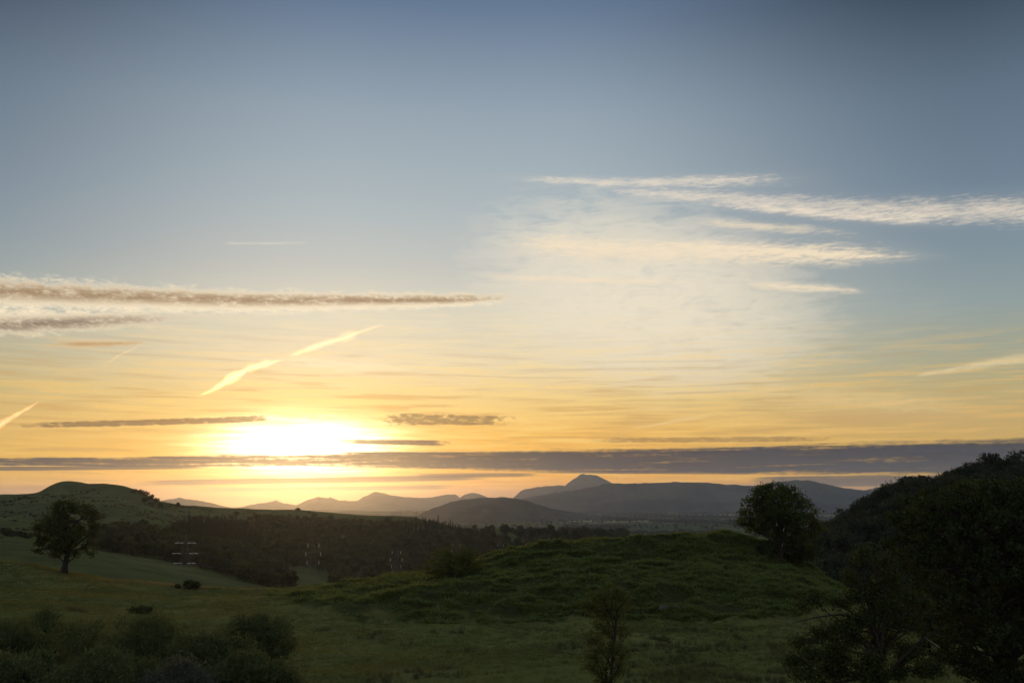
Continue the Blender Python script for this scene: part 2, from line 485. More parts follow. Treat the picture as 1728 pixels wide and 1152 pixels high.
class Terrain:
    """height sheet on a fan of azimuths; every node row = (distance, [(px, py or ('z', height))...]) read off the photograph"""
    def __init__(s, nodes, px0, px1, nu, ny, sm=6, noise_fn=None, y_rows=None):
        s.u = np.linspace(at(px0, HOR, 1)[0], at(px1, HOR, 1)[0], nu)
        Ds, Z = [], []
        for D, prof in nodes:
            us, zs = [], []
            for px, v in prof:
                if isinstance(v, tuple):
                    us.append(at(px, HOR, 1)[0]); zs.append(v[1] + EYE)
                else:
                    P = at(px, v, D); us.append(P[0] / D); zs.append(P[2])
            Ds.append(D); Z.append(smooth1(np.interp(s.u, us, zs), sm))
        s.Y = np.geomspace(Ds[0], Ds[-1], ny) if y_rows is None else y_rows
        s.Z = pchip_rows(np.log(np.array(Ds)), np.array(Z), np.log(s.Y))
        s.YY = np.repeat(s.Y[:, None], nu, 1); s.XX = s.YY * s.u[None, :]
        if noise_fn is not None: s.Z = s.Z + noise_fn(s.XX, s.YY)
        s.lY = np.log(s.Y)
    def z(s, x, y):
        x = np.atleast_1d(np.asarray(x, float)); y = np.atleast_1d(np.asarray(y, float))
        fu = np.clip((x / y - s.u[0]) / (s.u[1] - s.u[0]), 0, len(s.u) - 1.001)
        j = np.clip(np.searchsorted(s.Y, y) - 1, 0, len(s.Y) - 2)
        fy = np.clip((y - s.Y[j]) / (s.Y[j + 1] - s.Y[j]), 0, 1)
        i = fu.astype(int); fx = fu - i
        return (s.Z[j, i] * (1 - fx) + s.Z[j, i + 1] * fx) * (1 - fy) + (s.Z[j + 1, i] * (1 - fx) + s.Z[j + 1, i + 1] * fx) * fy
    def hit(s, px, py, y0=None, y1=None):
        d = ray(px, py)
        Y = np.geomspace(y0 or s.Y[0], y1 or s.Y[-1], 3000)
        rz = d[2] / d[1] * Y + EYE
        tz = s.z(d[0] / d[1] * Y, Y)
        below = np.where(rz < tz)[0]
        if len(below) == 0: return None
        k = below[0]
        return (d[0] / d[1] * Y[k], Y[k], tz[k])
    def mesh(s, name, mat):
        ny, nu = s.Z.shape
        v = np.stack([s.XX, s.YY, s.Z], -1).reshape(-1, 3)
        q = (np.arange(ny - 1)[:, None] * nu + np.arange(nu - 1)[None, :]).ravel()
        f = np.stack([q, q + 1, q + nu + 1, q + nu], 1)
        return mesh_np(name, v, [f], [mat], smooth=True)

def project(x, y, z):
    z = z - EYE
    d = y * CT + z * ST
    return 864 + F * x / d, 576 - F * (z * CT - y * ST) / d

zc = lambda v: ('z', v)
# --- the near field with the bracken-covered mound
def near_noise(x, y):
    px = 864 + F * 0.987 * x / y
    on_mound = np.clip((px - 430) / 160, 0, 1) * np.clip((y - 136) / 10, 0, 1)
    lump = fbm(x / 8.0, y / 4.0, 3, 3) * 1.4 + (.30 - np.abs(fbm(x / 6.0 + 9, y / 3.0, 2, 11))) * 2.3
    return on_mound * lump + fbm(x / 14.0, y / 8.0, 5, 21, .6) * 0.75 * np.clip((y - 50) / 40, 0, 1) + fbm(x / 1.4, y / 1.2, 2, 31) * 0.10

flat = lambda z: [(-700, zc(z)), (2500, zc(z))]
near_nodes = [
    (1.0, flat(-2.0)), (12.0, flat(-4.6)), (40.0, flat(-10.6)), (70.0, flat(-15.2)),
    (96.0, [(-700, zc(-14.6)), (0, zc(-15.6)), (800, zc(-16.2)), (2500, zc(-17.0))]),
    (136.0, [(-700, zc(-13.5)), (0, zc(-15.0)), (300, zc(-16.0)), (700, zc(-16.2)), (1000, zc(-16.2)), (1350, zc(-16.3)), (1500, zc(-18)), (2500, zc(-24))]),
    (158.0, [(-700, zc(-12)), (0, zc(-14.0)), (300, zc(-15.8)), (490, 1018), (600, 1016), (720, 1007), (850, 996), (1000, 988), (1180, 982), (1300, 988), (1390, 1004), (1440, 1022), (1500, 1070), (1600, 1110), (2500, 1240)]),
    (173.0, [(-700, zc(-11)), (0, zc(-13.2)), (300, zc(-15.9)), (490, 1006), (600, 1002), (720, 991), (850, 974), (1000, 962), (1180, 956), (1290, 964), (1380, 988), (1430, 1009), (1500, 1060), (1600, 1110), (2500, 1240)]),
    (183.0, [(-700, zc(-10)), (0, zc(-12.4)), (300, zc(-15.9)), (490, 1002), (600, 995), (720, 982), (850, 962), (1000, 951), (1180, 947), (1290, 956), (1380, 984), (1430, 1007), (1500, 1056), (1600, 1108), (2500, 1240)]),
    (195.0, [(-700, 905), (0, 946), (60, 955), (110, 968), (200, 982), (330, 994), (490, 1000), (600, 987), (720, 970), (830, 945), (920, 927), (1000, 915), (1100, 907), (1180, 904), (1260, 908), (1300, 924), (1340, 946), (1390, 976), (1430, 1001), (1480, 1042), (1560, 1100), (1728, 1150), (2500, 1240)]),
    (214.0, [(-700, 906), (0, 947), (60, 956), (110, 967), (200, 981), (330, 995), (490, 1004), (600, 995), (720, 980), (830, 958), (1000, 930), (1180, 920), (1300, 945), (1390, 995), (1480, 1060), (1560, 1110), (2500, 1240)]),
    (262.0, [(-700, zc(-13)), (0, zc(-16)), (330, zc(-25)), (700, zc(-26)), (1180, zc(-26)), (1480, zc(-40)), (2500, zc(-48))]),
    (340.0, flat(-52)),
]
rows = np.concatenate([np.geomspace(1, 60, 30)[:-1], np.linspace(60, 225, 420)[:-1], np.linspace(225, 340, 30)])
NEAR = Terrain(near_nodes, -500, 2150, 800, 0, 8, near_noise, rows)
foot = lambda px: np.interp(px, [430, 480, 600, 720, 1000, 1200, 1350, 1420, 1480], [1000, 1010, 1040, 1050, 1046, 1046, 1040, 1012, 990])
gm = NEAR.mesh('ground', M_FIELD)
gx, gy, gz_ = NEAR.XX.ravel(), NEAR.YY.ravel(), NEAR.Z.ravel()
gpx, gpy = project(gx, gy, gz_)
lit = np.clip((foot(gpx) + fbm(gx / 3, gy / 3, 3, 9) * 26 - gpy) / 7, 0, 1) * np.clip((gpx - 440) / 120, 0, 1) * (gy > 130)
gm.attributes.new('litter_shade', 'FLOAT', 'POINT').data.foreach_set('value', lit.astype(np.float32))  # dark mound floor: litter colour with the shade between bracken clumps put in
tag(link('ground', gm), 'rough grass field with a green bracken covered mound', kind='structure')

# --- the valley and the long left hill
SKYL = [(-700, 842), (-100, 837), (0, 836), (40, 835), (65, 832), (84, 822), (100, 815), (118, 813.5), (137, 815), (150, 818), (180, 818), (205, 821), (240, 831), (265, 845), (285, 850), (310, 853), (370, 858), (430, 860), (500, 861), (600, 867), (700, 873),
        (760, 889), (800, 896), (860, 898), (950, 900), (1100, 912), (2500, 930)]
mid_nodes = [
    (225.0, flat(-46)), (300.0, flat(-44)),
    (420.0, [(-700, 905), (-100, 925), (0, 938), (160, 957), (330, 985), (490, 1010), (700, 1025), (1100, 1025), (2500, 1030)]),
    (600.0, [(-700, 880), (0, 905), (80, 912), (160, 928), (250, 948), (330, 964), (430, 988), (490, 1000), (600, 1005), (800, 1004), (1000, 995), (2500, 990)]),
    (800.0, [(-700, 872), (0, 892), (160, 900), (300, 926), (400, 953), (500, 968), (560, 978), (700, 987), (830, 972), (1000, 965), (2500, 965)]),
    (1100.0, [(-700, 860), (0, 868), (160, 868), (250, 872), (300, 886), (400, 905), (500, 922), (600, 940), (700, 950), (830, 940), (1000, 935), (2500, 940)]),
    (1350.0, [(-700, 850), (0, 848), (100, 835), (200, 842), (265, 858), (300, 866), (400, 878), (500, 888), (600, 896), (700, 906), (760, 912), (830, 920), (1000, 918), (2500, 930)]),
    (1600.0, SKYL),
    (2000.0, [(-700, 846), (0, 842), (100, 830), (200, 834), (300, 860), (500, 868), (700, 882), (760, 893), (800, 893), (860, 894), (950, 899), (1100, 908), (2500, 925)]),
    (2500.0, [(-700, 860), (0, 862), (300, 872), (500, 876), (700, 886), (800, 890), (900, 893), (1000, 899), (1100, 903), (2500, 920)]),
    (3000.0, flat(-135)),
]
def mid_noise(x, y):
    k = np.clip((y - 500) / 400, 0, 1) * np.clip((2400 - y) / 600, 0, 1)
    return k * (fbm(x / 60, y / 60, 4, 5) * 4.0 + fbm(x / 240, y / 200, 3, 8) * 3.0) * 0.8
MID = Terrain(mid_nodes, -500, 1700, 560, 300, 2, mid_noise)
tag(link('hill', MID.mesh('hill', M_MID)), 'long dark green hill with a flat topped knoll on the left', kind='structure')

# --- the wooded hill on the right
right_nodes = [
    (205.0, [(900, zc(-60)), (2600, zc(-52))]),
    (250.0, [(900, zc(-58)), (1300, zc(-52)), (1450, zc(-44)), (1700, zc(-36)), (2600, zc(-30))]),
    (330.0, [(900, zc(-60)), (1200, zc(-58)), (1380, 985), (1430, 972), (1490, 960), (1560, 948), (1728, 930), (2600, 900)]),
    (430.0, [(900, zc(-64)), (1200, zc(-60)), (1300, 985), (1380, 940), (1430, 920), (1490, 890), (1560, 880), (1640, 860), (1728, 848), (2600, 800)]),
    (520.0, [(900, zc(-80)), (1200, zc(-68)), (1300, 968), (1340, 948), (1380, 926), (1420, 909), (1455, 882), (1490, 856), (1530, 845), (1570, 847), (1600, 833), (1640, 815), (1680, 808), (1728, 807), (1900, 795), (2600, 770)]),
    (640.0, [(900, zc(-95)), (1200, zc(-80)), (1380, 930), (1490, 862), (1600, 840), (1728, 818), (2600, 780)]),
    (900.0, flat(-95)), (1200.0, flat(-130)),
]
RIGHT = Terrain(right_nodes, 1000, 2500, 220, 160, 3, lambda x, y: fbm(x / 25, y / 25, 4, 15) * 3.0 * np.clip((y - 230) / 60, 0, 1))
tag(link('hill', RIGHT.mesh('hill', M_SCRUB)), 'steep hill covered in dark broadleaf wood on the right', kind='structure')

# --- the wide plain, to the horizon
def plain_z(x, y):
    return EYE - 134 + fbm(x / 900, y / 900, 3, 40) * 8 + np.clip((y - 3000) / 10000, 0, 1) * 46
yy = np.concatenate([np.geomspace(900, 60000, 120)]); uu = np.linspace(-1.0, 1.0, 240)
YY = np.repeat(yy[:, None], 240, 1); XX = YY * uu[None, :]
ZZ = plain_z(XX, YY)
q = (np.arange(119)[:, None] * 240 + np.arange(239)[None, :]).ravel()
pm = mesh_np('plain', np.stack([XX, YY, ZZ], -1).reshape(-1, 3), [np.stack([q, q + 1, q + 241, q + 240], 1)], [M_PLAIN], smooth=True)
tag(link('plain', pm), 'flat hazy farmland of fields and woods below the mountains', kind='structure')

# --- mountains: a crest read off the photograph, slopes with spurs in front and behind
def mountain(crest, D, depth, label, seed, rough=1.0, sm=2, nu=260):
    pxs = np.array([c[0] for c in crest]); pys = np.array([c[1] for c in crest])
    u = np.linspace(pxs[0], pxs[-1], nu)
    py = smooth1(np.interp(u, pxs, pys), sm)
    P = np.array([at(a, b, D) for a, b in zip(u, py)])
    base = EYE - 140
    t = np.concatenate([np.linspace(-1, 0, 40)[:-1], np.linspace(0, 1, 16)])
    V = np.zeros((len(t), nu, 3))
    for k, tt in enumerate(t):
        dist = D + tt * depth
        x = P[:, 0] * (dist / D)
        s = 1 - abs(tt)
        prof = s * s * (3 - 2 * s) * 0.55 + s * 0.45
        hgt = (P[:, 2] - base)
        spur = fbm(x / (depth * 0.22) + 3 * seed, np.full(nu, tt * 2.2 + seed), 5, seed * 7, 0.55)
        fall = 1 - s
        z = base + hgt * np.clip(prof + spur * rough * np.minimum(fall, 0.30) * 1.5 * min(1, s * 3), 0, 0.985 if tt else 1)
        V[k] = np.stack([x, np.full(nu, dist), z], -1)
        if tt == 0: V[k, :, 2] += fbm(x / (D * 0.006), np.zeros(nu) + seed, 4, seed) * D * 0.0010
    q = (np.arange(len(t) - 1)[:, None] * nu + np.arange(nu - 1)[None, :]).ravel()
    me = mesh_np('mountain', V.reshape(-1, 3), [np.stack([q, q + 1, q + nu + 1, q + nu], 1)], [M_HEATH], smooth=True)
    return tag(link('mountain', me), label, kind='structure')

mountain([(690, 880), (715, 864), (740, 854), (760, 846.5), (775, 843), (790, 841), (815, 839.5), (850, 838.5), (870, 840), (885, 843), (905, 850), (930, 857), (962, 863), (1010, 870), (1060, 878)],
         8500, 1700, 'low dark rounded hill left of the peak in the haze', 3, 0.8)
mountain([(820, 866), (862, 846), (900, 837), (930, 832), (965, 827), (1000, 822), (1014, 818), (1034, 815), (1060, 815.5), (1100, 814), (1146, 813), (1190, 813), (1240, 818), (1276, 819.5), (1300, 815), (1326, 810.5), (1350, 810),
          (1369, 811), (1390, 815), (1426, 823), (1462, 827), (1487, 826), (1540, 830), (1640, 838), (1760, 850), (1850, 862)],
         15000, 2300, 'long blue moorland ridge running right below the peak', 5, 0.7)
mountain([(930, 866), (985, 855), (1030, 846), (1061, 841), (1110, 843), (1160, 842), (1240, 847), (1330, 845), (1430, 852), (1540, 856), (1650, 864)],
         13300, 1100, 'low wooded foothill in front of the blue ridge', 8, 0.8)
mountain([(840, 862), (868, 838), (878, 829), (887, 824.5), (905, 822), (925, 820), (942, 818.5), (953, 819), (960, 814), (970, 807), (978, 801.5), (984, 798.5), (990, 801), (1000, 801), (1008, 803), (1018, 807.5), (1030, 813),
          (1045, 820), (1070, 835), (1100, 850)], 24000, 5000, 'tall cone shaped blue peak rising above the ridge', 2, 0.6, 0)
mountain([(380, 862), (420, 852), (450, 847.5), (466, 844), (481, 849), (500, 851.5), (515, 845), (536, 838), (554, 839.5), (557, 838), (573, 844), (603, 844.5), (616, 837), (630, 831), (637, 830), (647, 832), (658, 834.5), (670, 836), (683, 838), (705, 839),
          (725, 839), (740, 836), (756, 833.5), (768, 834), (776, 839.5), (783, 834), (793, 831), (800, 831), (808, 833), (826, 840), (845, 848), (870, 858)], 25000, 5000, 'jagged orange mountain range under the setting sun', 4, 0.7, 0, 450)
mountain([(225, 862), (260, 846), (272, 844.5), (290, 841.5), (303, 840), (323, 842.5), (345, 846.5), (361, 849.5), (384, 855), (410, 860), (430, 864)], 21000, 4000, 'faint small hill on the skyline behind the left knoll', 6, 0.6)
mountain([(1440, 840), (1465, 826), (1482, 822), (1500, 821), (1530, 827), (1560, 838), (1600, 850)], 27000, 4000, 'faint far hill just left of the wooded slope', 9, 0.5)

# ------------------------------------------------------------------ haze
def haze_box(density, aniso, top):
    x, y0, y1, zb = 62000.0, -300.0, 61000.0, EYE - 190
    v = [(-x, y0, zb), (x, y0, zb), (x, y1, zb), (-x, y1, zb), (-x, y0, top), (x, y0, top), (x, y1, top), (-x, y1, top)]
    f = [(0, 3, 2, 1), (4, 5, 6, 7), (0, 1, 5, 4), (1, 2, 6, 5), (2, 3, 7, 6), (3, 0, 4, 7)]
    m, nt = new_mat('haze')
    ad = nt.nodes.new('ShaderNodeAddShader')
    for i, (dens, g_, c) in enumerate(((density[0], 0.0, (0.36, 0.62, 1.0, 1)), (density[1], aniso, (1.0, 0.84, 0.58, 1)))):   # air, and fine mist in it
        pv = nt.nodes.new('ShaderNodeVolumePrincipled')
        pv.inputs['Density'].default_value = dens
        pv.inputs['Anisotropy'].default_value = g_
        pv.inputs['Color'].default_value = c
        pv.inputs['Absorption Color'].default_value = (1, 1, 1, 1)      # scatters only
        nt.links.new(pv.outputs[0], ad.inputs[i])
    o = nt.nodes.new('ShaderNodeOutputMaterial'); nt.links.new(ad.outputs[0], o.inputs['Volume'])
    tag(link('haze', mesh_np('haze', v, [np.array(f)], [m])), 'thin golden evening haze lying over the valley', kind='stuff')
haze_box((2.2e-5, 0.46e-5), 0.88, EYE + 870)

# ------------------------------------------------------------------ plants: geometry builders
def unit(v): return v / (np.linalg.norm(v, axis=-1, keepdims=True) + 1e-9)

def tube(pts, rad, sides=5):
    """tapered tube through points; returns verts, quads"""
    pts = np.asarray(pts, float); n = len(pts)
    d = unit(np.gradient(pts, axis=0))
    ref = np.where(np.abs(d[:, 2:3]) > 0.9, np.array([[1.0, 0, 0]]), np.array([[0, 0, 1.0]]))
    a = unit(np.cross(d, ref)); b = np.cross(d, a)
    ang = np.linspace(0, 2 * np.pi, sides, endpoint=False)
    r = np.asarray(rad, float)[:, None, None]
    v = pts[:, None, :] + r * (np.cos(ang)[None, :, None] * a[:, None, :] + np.sin(ang)[None, :, None] * b[:, None, :])
    k = (np.arange(n - 1)[:, None] * sides); j = np.arange(sides)[None, :]; j2 = (j + 1) % sides
    f = np.stack([k + j, k + j2, k + sides + j2, k + sides + j], -1).reshape(-1, 4)
    return v.reshape(-1, 3), f

class Geo:
    def __init__(s): s.v, s.q, s.n = [], [], 0
    def add(s, v, q): s.v.append(v); s.q.append(q + s.n); s.n += len(v)
    def mesh(s, name, mats, smooth=False): return mesh_np(name, np.concatenate(s.v), [np.concatenate(s.q)], mats, smooth=smooth)

def limb(geo, p0, p1, r0, r1, r, bend=0.18, n=6, sides=5, droop=0.0):
    p0, p1 = np.asarray(p0, float), np.asarray(p1, float)
    L = np.linalg.norm(p1 - p0); t = np.linspace(0, 1, n)[:, None]
    off = r.normal(size=3) * L * bend; off2 = r.normal(size=3) * L * bend * 0.4
    pts = p0 + (p1 - p0) * t + off * (t * (1 - t)) * 1.6 + off2 * np.sin(t * 2 * np.pi) * 0.6
    pts[:, 2] += (np.sqrt(t[:, 0]) - t[:, 0]) * L * 0.25 - droop * t[:, 0] ** 2 * L
    geo.add(*tube(pts, np.linspace(r0, r1, n), sides))
    return pts

def leaf_cards(c, L, W, r, up=0.0, out=None, outw=0.0):
    """rhombic leaf faces round the points c"""
    n = len(c)
    d = r.normal(size=(n, 3))
    if out is not None: d = d + out * outw
    d[:, 2] += up
    d = unit(d)
    w = unit(np.cross(d, r.normal(size=(n, 3))))
    nn = np.cross(d, w)
    L = L * r.uniform(0.6, 1.35, (n, 1)); W = W * r.uniform(0.6, 1.3, (n, 1))
    bendv = nn * (L * 0.12)
    v = np.stack([c - d * L * 0.5, c + w * W * 0.5 + bendv, c + d * L * 0.5, c - w * W * 0.5 + bendv], 1)
    q = np.arange(n * 4).reshape(n, 4)
    return v.reshape(-1, 3), q

def crown_tree(r, trunk, lobes, leaf=(0.35, 0.22), clumps=26, per=16, spread=0.55, trunk_r=0.35, twig_r=0.03, up=0.0, shell=0.45, outw=0.4, sub=7, gaps=None, stems=1, sides=6):
    """trunk: points from the base up to the fork; lobes: (x,y,z,rx,ry,rz). Returns (wood, leaves) geometry."""
    wood, lv = Geo(), Geo()
    trunk = np.asarray(trunk, float)
    nt = len(trunk)
    rad = np.linspace(trunk_r, trunk_r * 0.55, nt); rad[0] *= 1.35
    wood.add(*tube(trunk, rad, 8))
    lobes = np.asarray(lobes, float)
    vol = (lobes[:, 3] * lobes[:, 4] * lobes[:, 5]) ** (2 / 3)
    vol = vol / vol.mean()
    for k, lb in enumerate(lobes):
        c, R = lb[:3], lb[3:]
        below = [i for i in range(nt) if trunk[i, 2] < c[2] - 0.1 * R[2]] or [0]
        fork = trunk[max(below[-1] - (r.integers(0, 2) if nt > 2 else 0), min(1, nt - 1))]
        lr = trunk_r * 0.42 * min(1.2, vol[k] ** 0.5)
        pts = limb(wood, fork, c, lr, lr * 0.35, r, 0.10, 7, sides)
        nc = max(4, int(clumps * vol[k]))
        dirs = unit(r.normal(size=(nc, 3)))
        rr = (shell + (1 - shell) * r.uniform(0, 1, (nc, 1)) ** 0.6)
        cc = c + dirs * R * rr
        for m in range(min(sub, nc)):
            s0 = pts[r.integers(3, 7)]
            limb(wood, s0, cc[m], lr * 0.34, twig_r, r, 0.15, 4, 4)
        npts = np.repeat(cc, per, 0)
        sp = spread * r.uniform(0.5, 1.25, (nc, 1)).repeat(per, 0)
        pos = npts + r.normal(size=npts.shape) * sp * np.array([1, 1, 0.7])
        o = unit(pos - c)
        if gaps is not None:
            keep = np.ones(len(pos), bool)
            for g in gaps:
                keep &= np.linalg.norm((pos - np.array(g[:3])) / np.array(g[3:]), axis=1) > 1
            pos, o = pos[keep], o[keep]
        lv.add(*leaf_cards(pos, leaf[0], leaf[1], r, up, o, outw))
    return wood, lv

def plant(name, label, cat, loc, wood, leaves, mleaf, group=None, wood_name='trunk', crown_name='crown', rz=0.0, mwood=None):
    t = bpy.data.objects.new(name, None); COL.objects.link(t)
    t.empty_display_size = 1.0
    t.location = loc; t.rotation_euler = (0, 0, rz)
    tag(t, label, cat, group)
    link(wood_name, wood.mesh(wood_name, [mwood or M_BARK], True), t)
    link(crown_name, leaves.mesh(crown_name, [mleaf]), t)
    return t

def copy_thing(t, loc, rz, s, label=None, group=None):
    c = t.copy(); COL.objects.link(c)
    c.location = loc; c.rotation_euler = (0, 0, rz); c.scale = s
    if label: c['label'] = label
    if group: c['group'] = group
    for ch in t.children:
        d = ch.copy(); COL.objects.link(d); d.parent = c
    return c

M_LEAF = leaf_mat('sycamore_leaves', (.042, .058, .020), (.086, .098, .034), 0.25, 0.6)
M_LEAF2 = leaf_mat('ash_leaves', (.054, .074, .024), (.100, .116, .038), 0.28, 0.6)
M_WILLOW = leaf_mat('willow_leaves', (.072, .096, .036), (.122, .140, .058), 0.2, 0.5)
M_SILVER = leaf_mat('silvery_willow_leaves', (.085, .100, .068), (.125, .125, .100), 0.35, 0.5)
M_DARKLEAF = leaf_mat('oak_leaves', (.030, .044, .018), (.076, .088, .032), 0.12, 0.35)
M_WOODLEAF = leaf_mat('woodland_leaves', (.034, .046, .022), (.100, .106, .050), 0.25, 0.12, 1.1)
M_HILLLEAF = leaf_mat('hill_oak_leaves', (.024, .034, .022), (.066, .074, .040), 0.12, 0.12, 1.1)
M_BUSHLEAF = leaf_mat('bush_leaves', (.070, .094, .028), (.118, .134, .042), 0.28, 0.6)
M_CONIFER = leaf_mat('spruce_needles', (.030, .040, .022), (.062, .070, .036), 0.12, 0.12, 0.6)

# ------------------------------------------------------------------ the trees that stand alone
def px_lobes(lobes, base_px, base_py, Y, r, depth=0.8):
    """lobes read off the photograph as (px, py, radius x, radius z, depth offset in radii) -> metres from the tree's base"""
    k = Y / F * 1.012
    out = []
    for l in lobes:
        x, y, rx, rz_ = l[:4]
        dy = l[4] if len(l) > 4 else r.uniform(-0.6, 0.6)
        out.append(((x - base_px) * k, dy * rx * k, (base_py - y) * k, rx * k, rx * k * depth, rz_ * k))
    return out

# sycamore on the left field edge
r = np.random.default_rng(11)
Yb = 204.0
h = NEAR.hit(108, 966, 150, 230); Yb = h[1]
k = Yb / F * 1.012
L = [(100, 862, 17, 13, -0.2), (84, 872, 14, 12, .5), (119, 859, 14, 11, .4), (140, 869, 15, 11, -.1), (150, 884, 11, 12, .3), (70, 889, 15, 15, 0), (62, 910, 11, 13, .2),
     (96, 892, 20, 18, .8), (96, 892, 20, 18, -.8), (122, 902, 16, 15, .6), (122, 905, 17, 15, -.7), (150, 904, 11, 12, .1), (86, 920, 18, 13, .3), (66, 926, 10, 9, -.2), (110, 925, 18, 12, -.4),
     (145, 926, 13, 10, .4), (154, 934, 6, 6, .1), (126, 938, 9, 8, -.6), (92, 936, 11, 7, .2)]
gaps = [((129 - 108) * k, 0, (966 - 879) * k, 4.5 * k, 99, 7 * k), ((118 - 108) * k, 0, (966 - 876) * k, 3.5 * k, 99, 4 * k), ((135 - 108) * k, 0, (966 - 892) * k, 4 * k, 99, 4 * k)]
tr = [(0, 0, -.4), (0.1, 0, 1.5), (.35, .1, 3.4), (.3, 0, 5.2), (0.1, .1, 7.5), (0, 0, 9.5)]
w, lv = crown_tree(r, tr, px_lobes(L, 108, 966, Yb, r), (.46, .34), 22, 17, .48, .62, .04, shell=.5, gaps=gaps)
plant('broadleaf_tree', 'lone open crowned tree with leaning trunk on the field edge at left', 'tree', h, w, lv, M_LEAF)

# tree on the mound's right shoulder
r = np.random.default_rng(21)
h = NEAR.hit(1316, 944, 150, 215) or (50, 190, 10)
Yb = h[1]
L = [(1312, 832, 26, 13, 0), (1335, 836, 18, 13, .5), (1290, 840, 20, 14, -.3), (1352, 848, 16, 15, .1), (1276, 856, 18, 15, .3), (1362, 866, 17, 15, -.3), (1265, 876, 16, 14, 0), (1318, 852, 28, 20, .8), (1312, 856, 28, 20, -.9),
     (1300, 876, 22, 16, .7), (1340, 878, 20, 16, .7), (1340, 880, 20, 15, -.8), (1292, 884, 20, 14, -.7), (1374, 886, 13, 10, .2), (1276, 894, 16, 10, .3), (1355, 898, 18, 11, .2), (1255, 886, 8, 7, 0), (1300, 900, 16, 10, .1),
     (1384, 892, 8, 7, .3), (1330, 908, 16, 11, -.4), (1306, 918, 13, 9, .4), (1350, 916, 16, 9, -.2), (1372, 908, 10, 8, .3), (1334, 930, 13, 8, .2)]
tr = [(0, 0, -.5), (.1, 0, .7), (.2, 0, 1.5), (.1, .1, 3.0), (-.1, 0, 5.0)]
w, lv = crown_tree(r, tr, px_lobes(L, 1316, 944, Yb, r), (.44, .34), 30, 18, .48, .55, .04, shell=.5)
for dx_ in (-1.6, -0.7, 0.9, 1.9):
    limb(w, (0.1, 0, .2), (dx_ * 1.5, r.uniform(-1, 1), 6 + r.uniform(-1, 1)), .22, .07, r, .08, 7, 5)
plant('broadleaf_tree', 'round many stemmed tree on the right shoulder of the grassy mound', 'tree', h, w, lv, M_LEAF2)

# bush on the mound's left shoulder
r = np.random.default_rng(31)
h = NEAR.hit(762, 976, 150, 215)
Yb = h[1]
L = [(768, 937, 26, 14, 0), (745, 942, 18, 13, .3), (790, 940, 18, 15, -.2), (730, 955, 14, 13, .1), (800, 954, 14, 14, .2), (765, 952, 26, 16, .8), (760, 955, 26, 16, -.8), (785, 962, 20, 12, .2), (738, 967, 12, 8, .2), (760, 966, 14, 7, -.2), (805, 964, 8, 7, 0), (722, 965, 6, 6, 0)]
tr = [(0, 0, -.4), (.0, 0, .5), (.1, 0, 1.2)]
w, lv = crown_tree(r, tr, px_lobes(L, 762, 976, Yb, r), (.36, .22), 26, 18, .36, .28, .03, shell=.55)
for dx_ in (-3.2, -1.8, 1.2, 2.6): limb(w, (0, 0, .1), (dx_, r.uniform(-.5, .5), 1.7), .14, .05, r, .1, 6, 5)
plant('hawthorn_bush', 'wide rounded bush on the left shoulder of the grassy mound', 'bush', h, w, lv, M_BUSHLEAF, wood_name='stem')

# small dark bush by the pylon
def small_bush(label, px, py, wpx, hpx, terr, mat, seed, y0=None, y1=None, leaf=.3, group=None, name='bush'):
    rr = np.random.default_rng(seed)
    h = terr.hit(px, py, y0, y1)
    if h is None: return None
    k = h[1] / F * 1.012
    n = max(4, int(wpx / 5))
    lob = [((rr.uniform(-.36, .36)) * wpx * k, rr.uniform(-.3, .3) * wpx * k, rr.uniform(.35, .62) * hpx * k, wpx * .22 * k, wpx * .22 * k, hpx * .38 * k) for _ in range(n)]
    lob.append((0, 0, hpx * .55 * k, wpx * .3 * k, wpx * .3 * k, hpx * .42 * k))
    w, lv = crown_tree(rr, [(0, 0, -.3), (0, 0, hpx * .12 * k), (0, 0, hpx * .25 * k)], lob, (leaf, leaf * .7), 20, 14, .06 * wpx * k, .02 * wpx * k, .01 * wpx * k, sub=3)
    return plant(name, label, 'bush' if 'bush' in name else 'tree', h, w, lv, mat, group, wood_name='stem' if 'bush' in name else 'trunk')
small_bush('small dark bush on the field edge below the leftmost pylon', 318, 993, 30, 14, NEAR, M_DARKLEAF, 41, 170, 230)
small_bush('tiny low bush touching the small dark bush at left', 299, 992, 11, 6, NEAR, M_DARKLEAF, 42, 170, 230)
small_bush('low dark bush on the field behind the lower left willows', 241, 1036, 38, 12, NEAR, M_DARKLEAF, 43, 90, 200, .22)

small_bush('dark shrub spreading right of the foot of the round tree on the mound', 1350, 948, 62, 36, NEAR, M_DARKLEAF, 44, 150, 215, .3)
small_bush('low dark shrub left of the foot of the round tree on the mound', 1288, 934, 46, 22, NEAR, M_DARKLEAF, 45, 150, 215, .3)
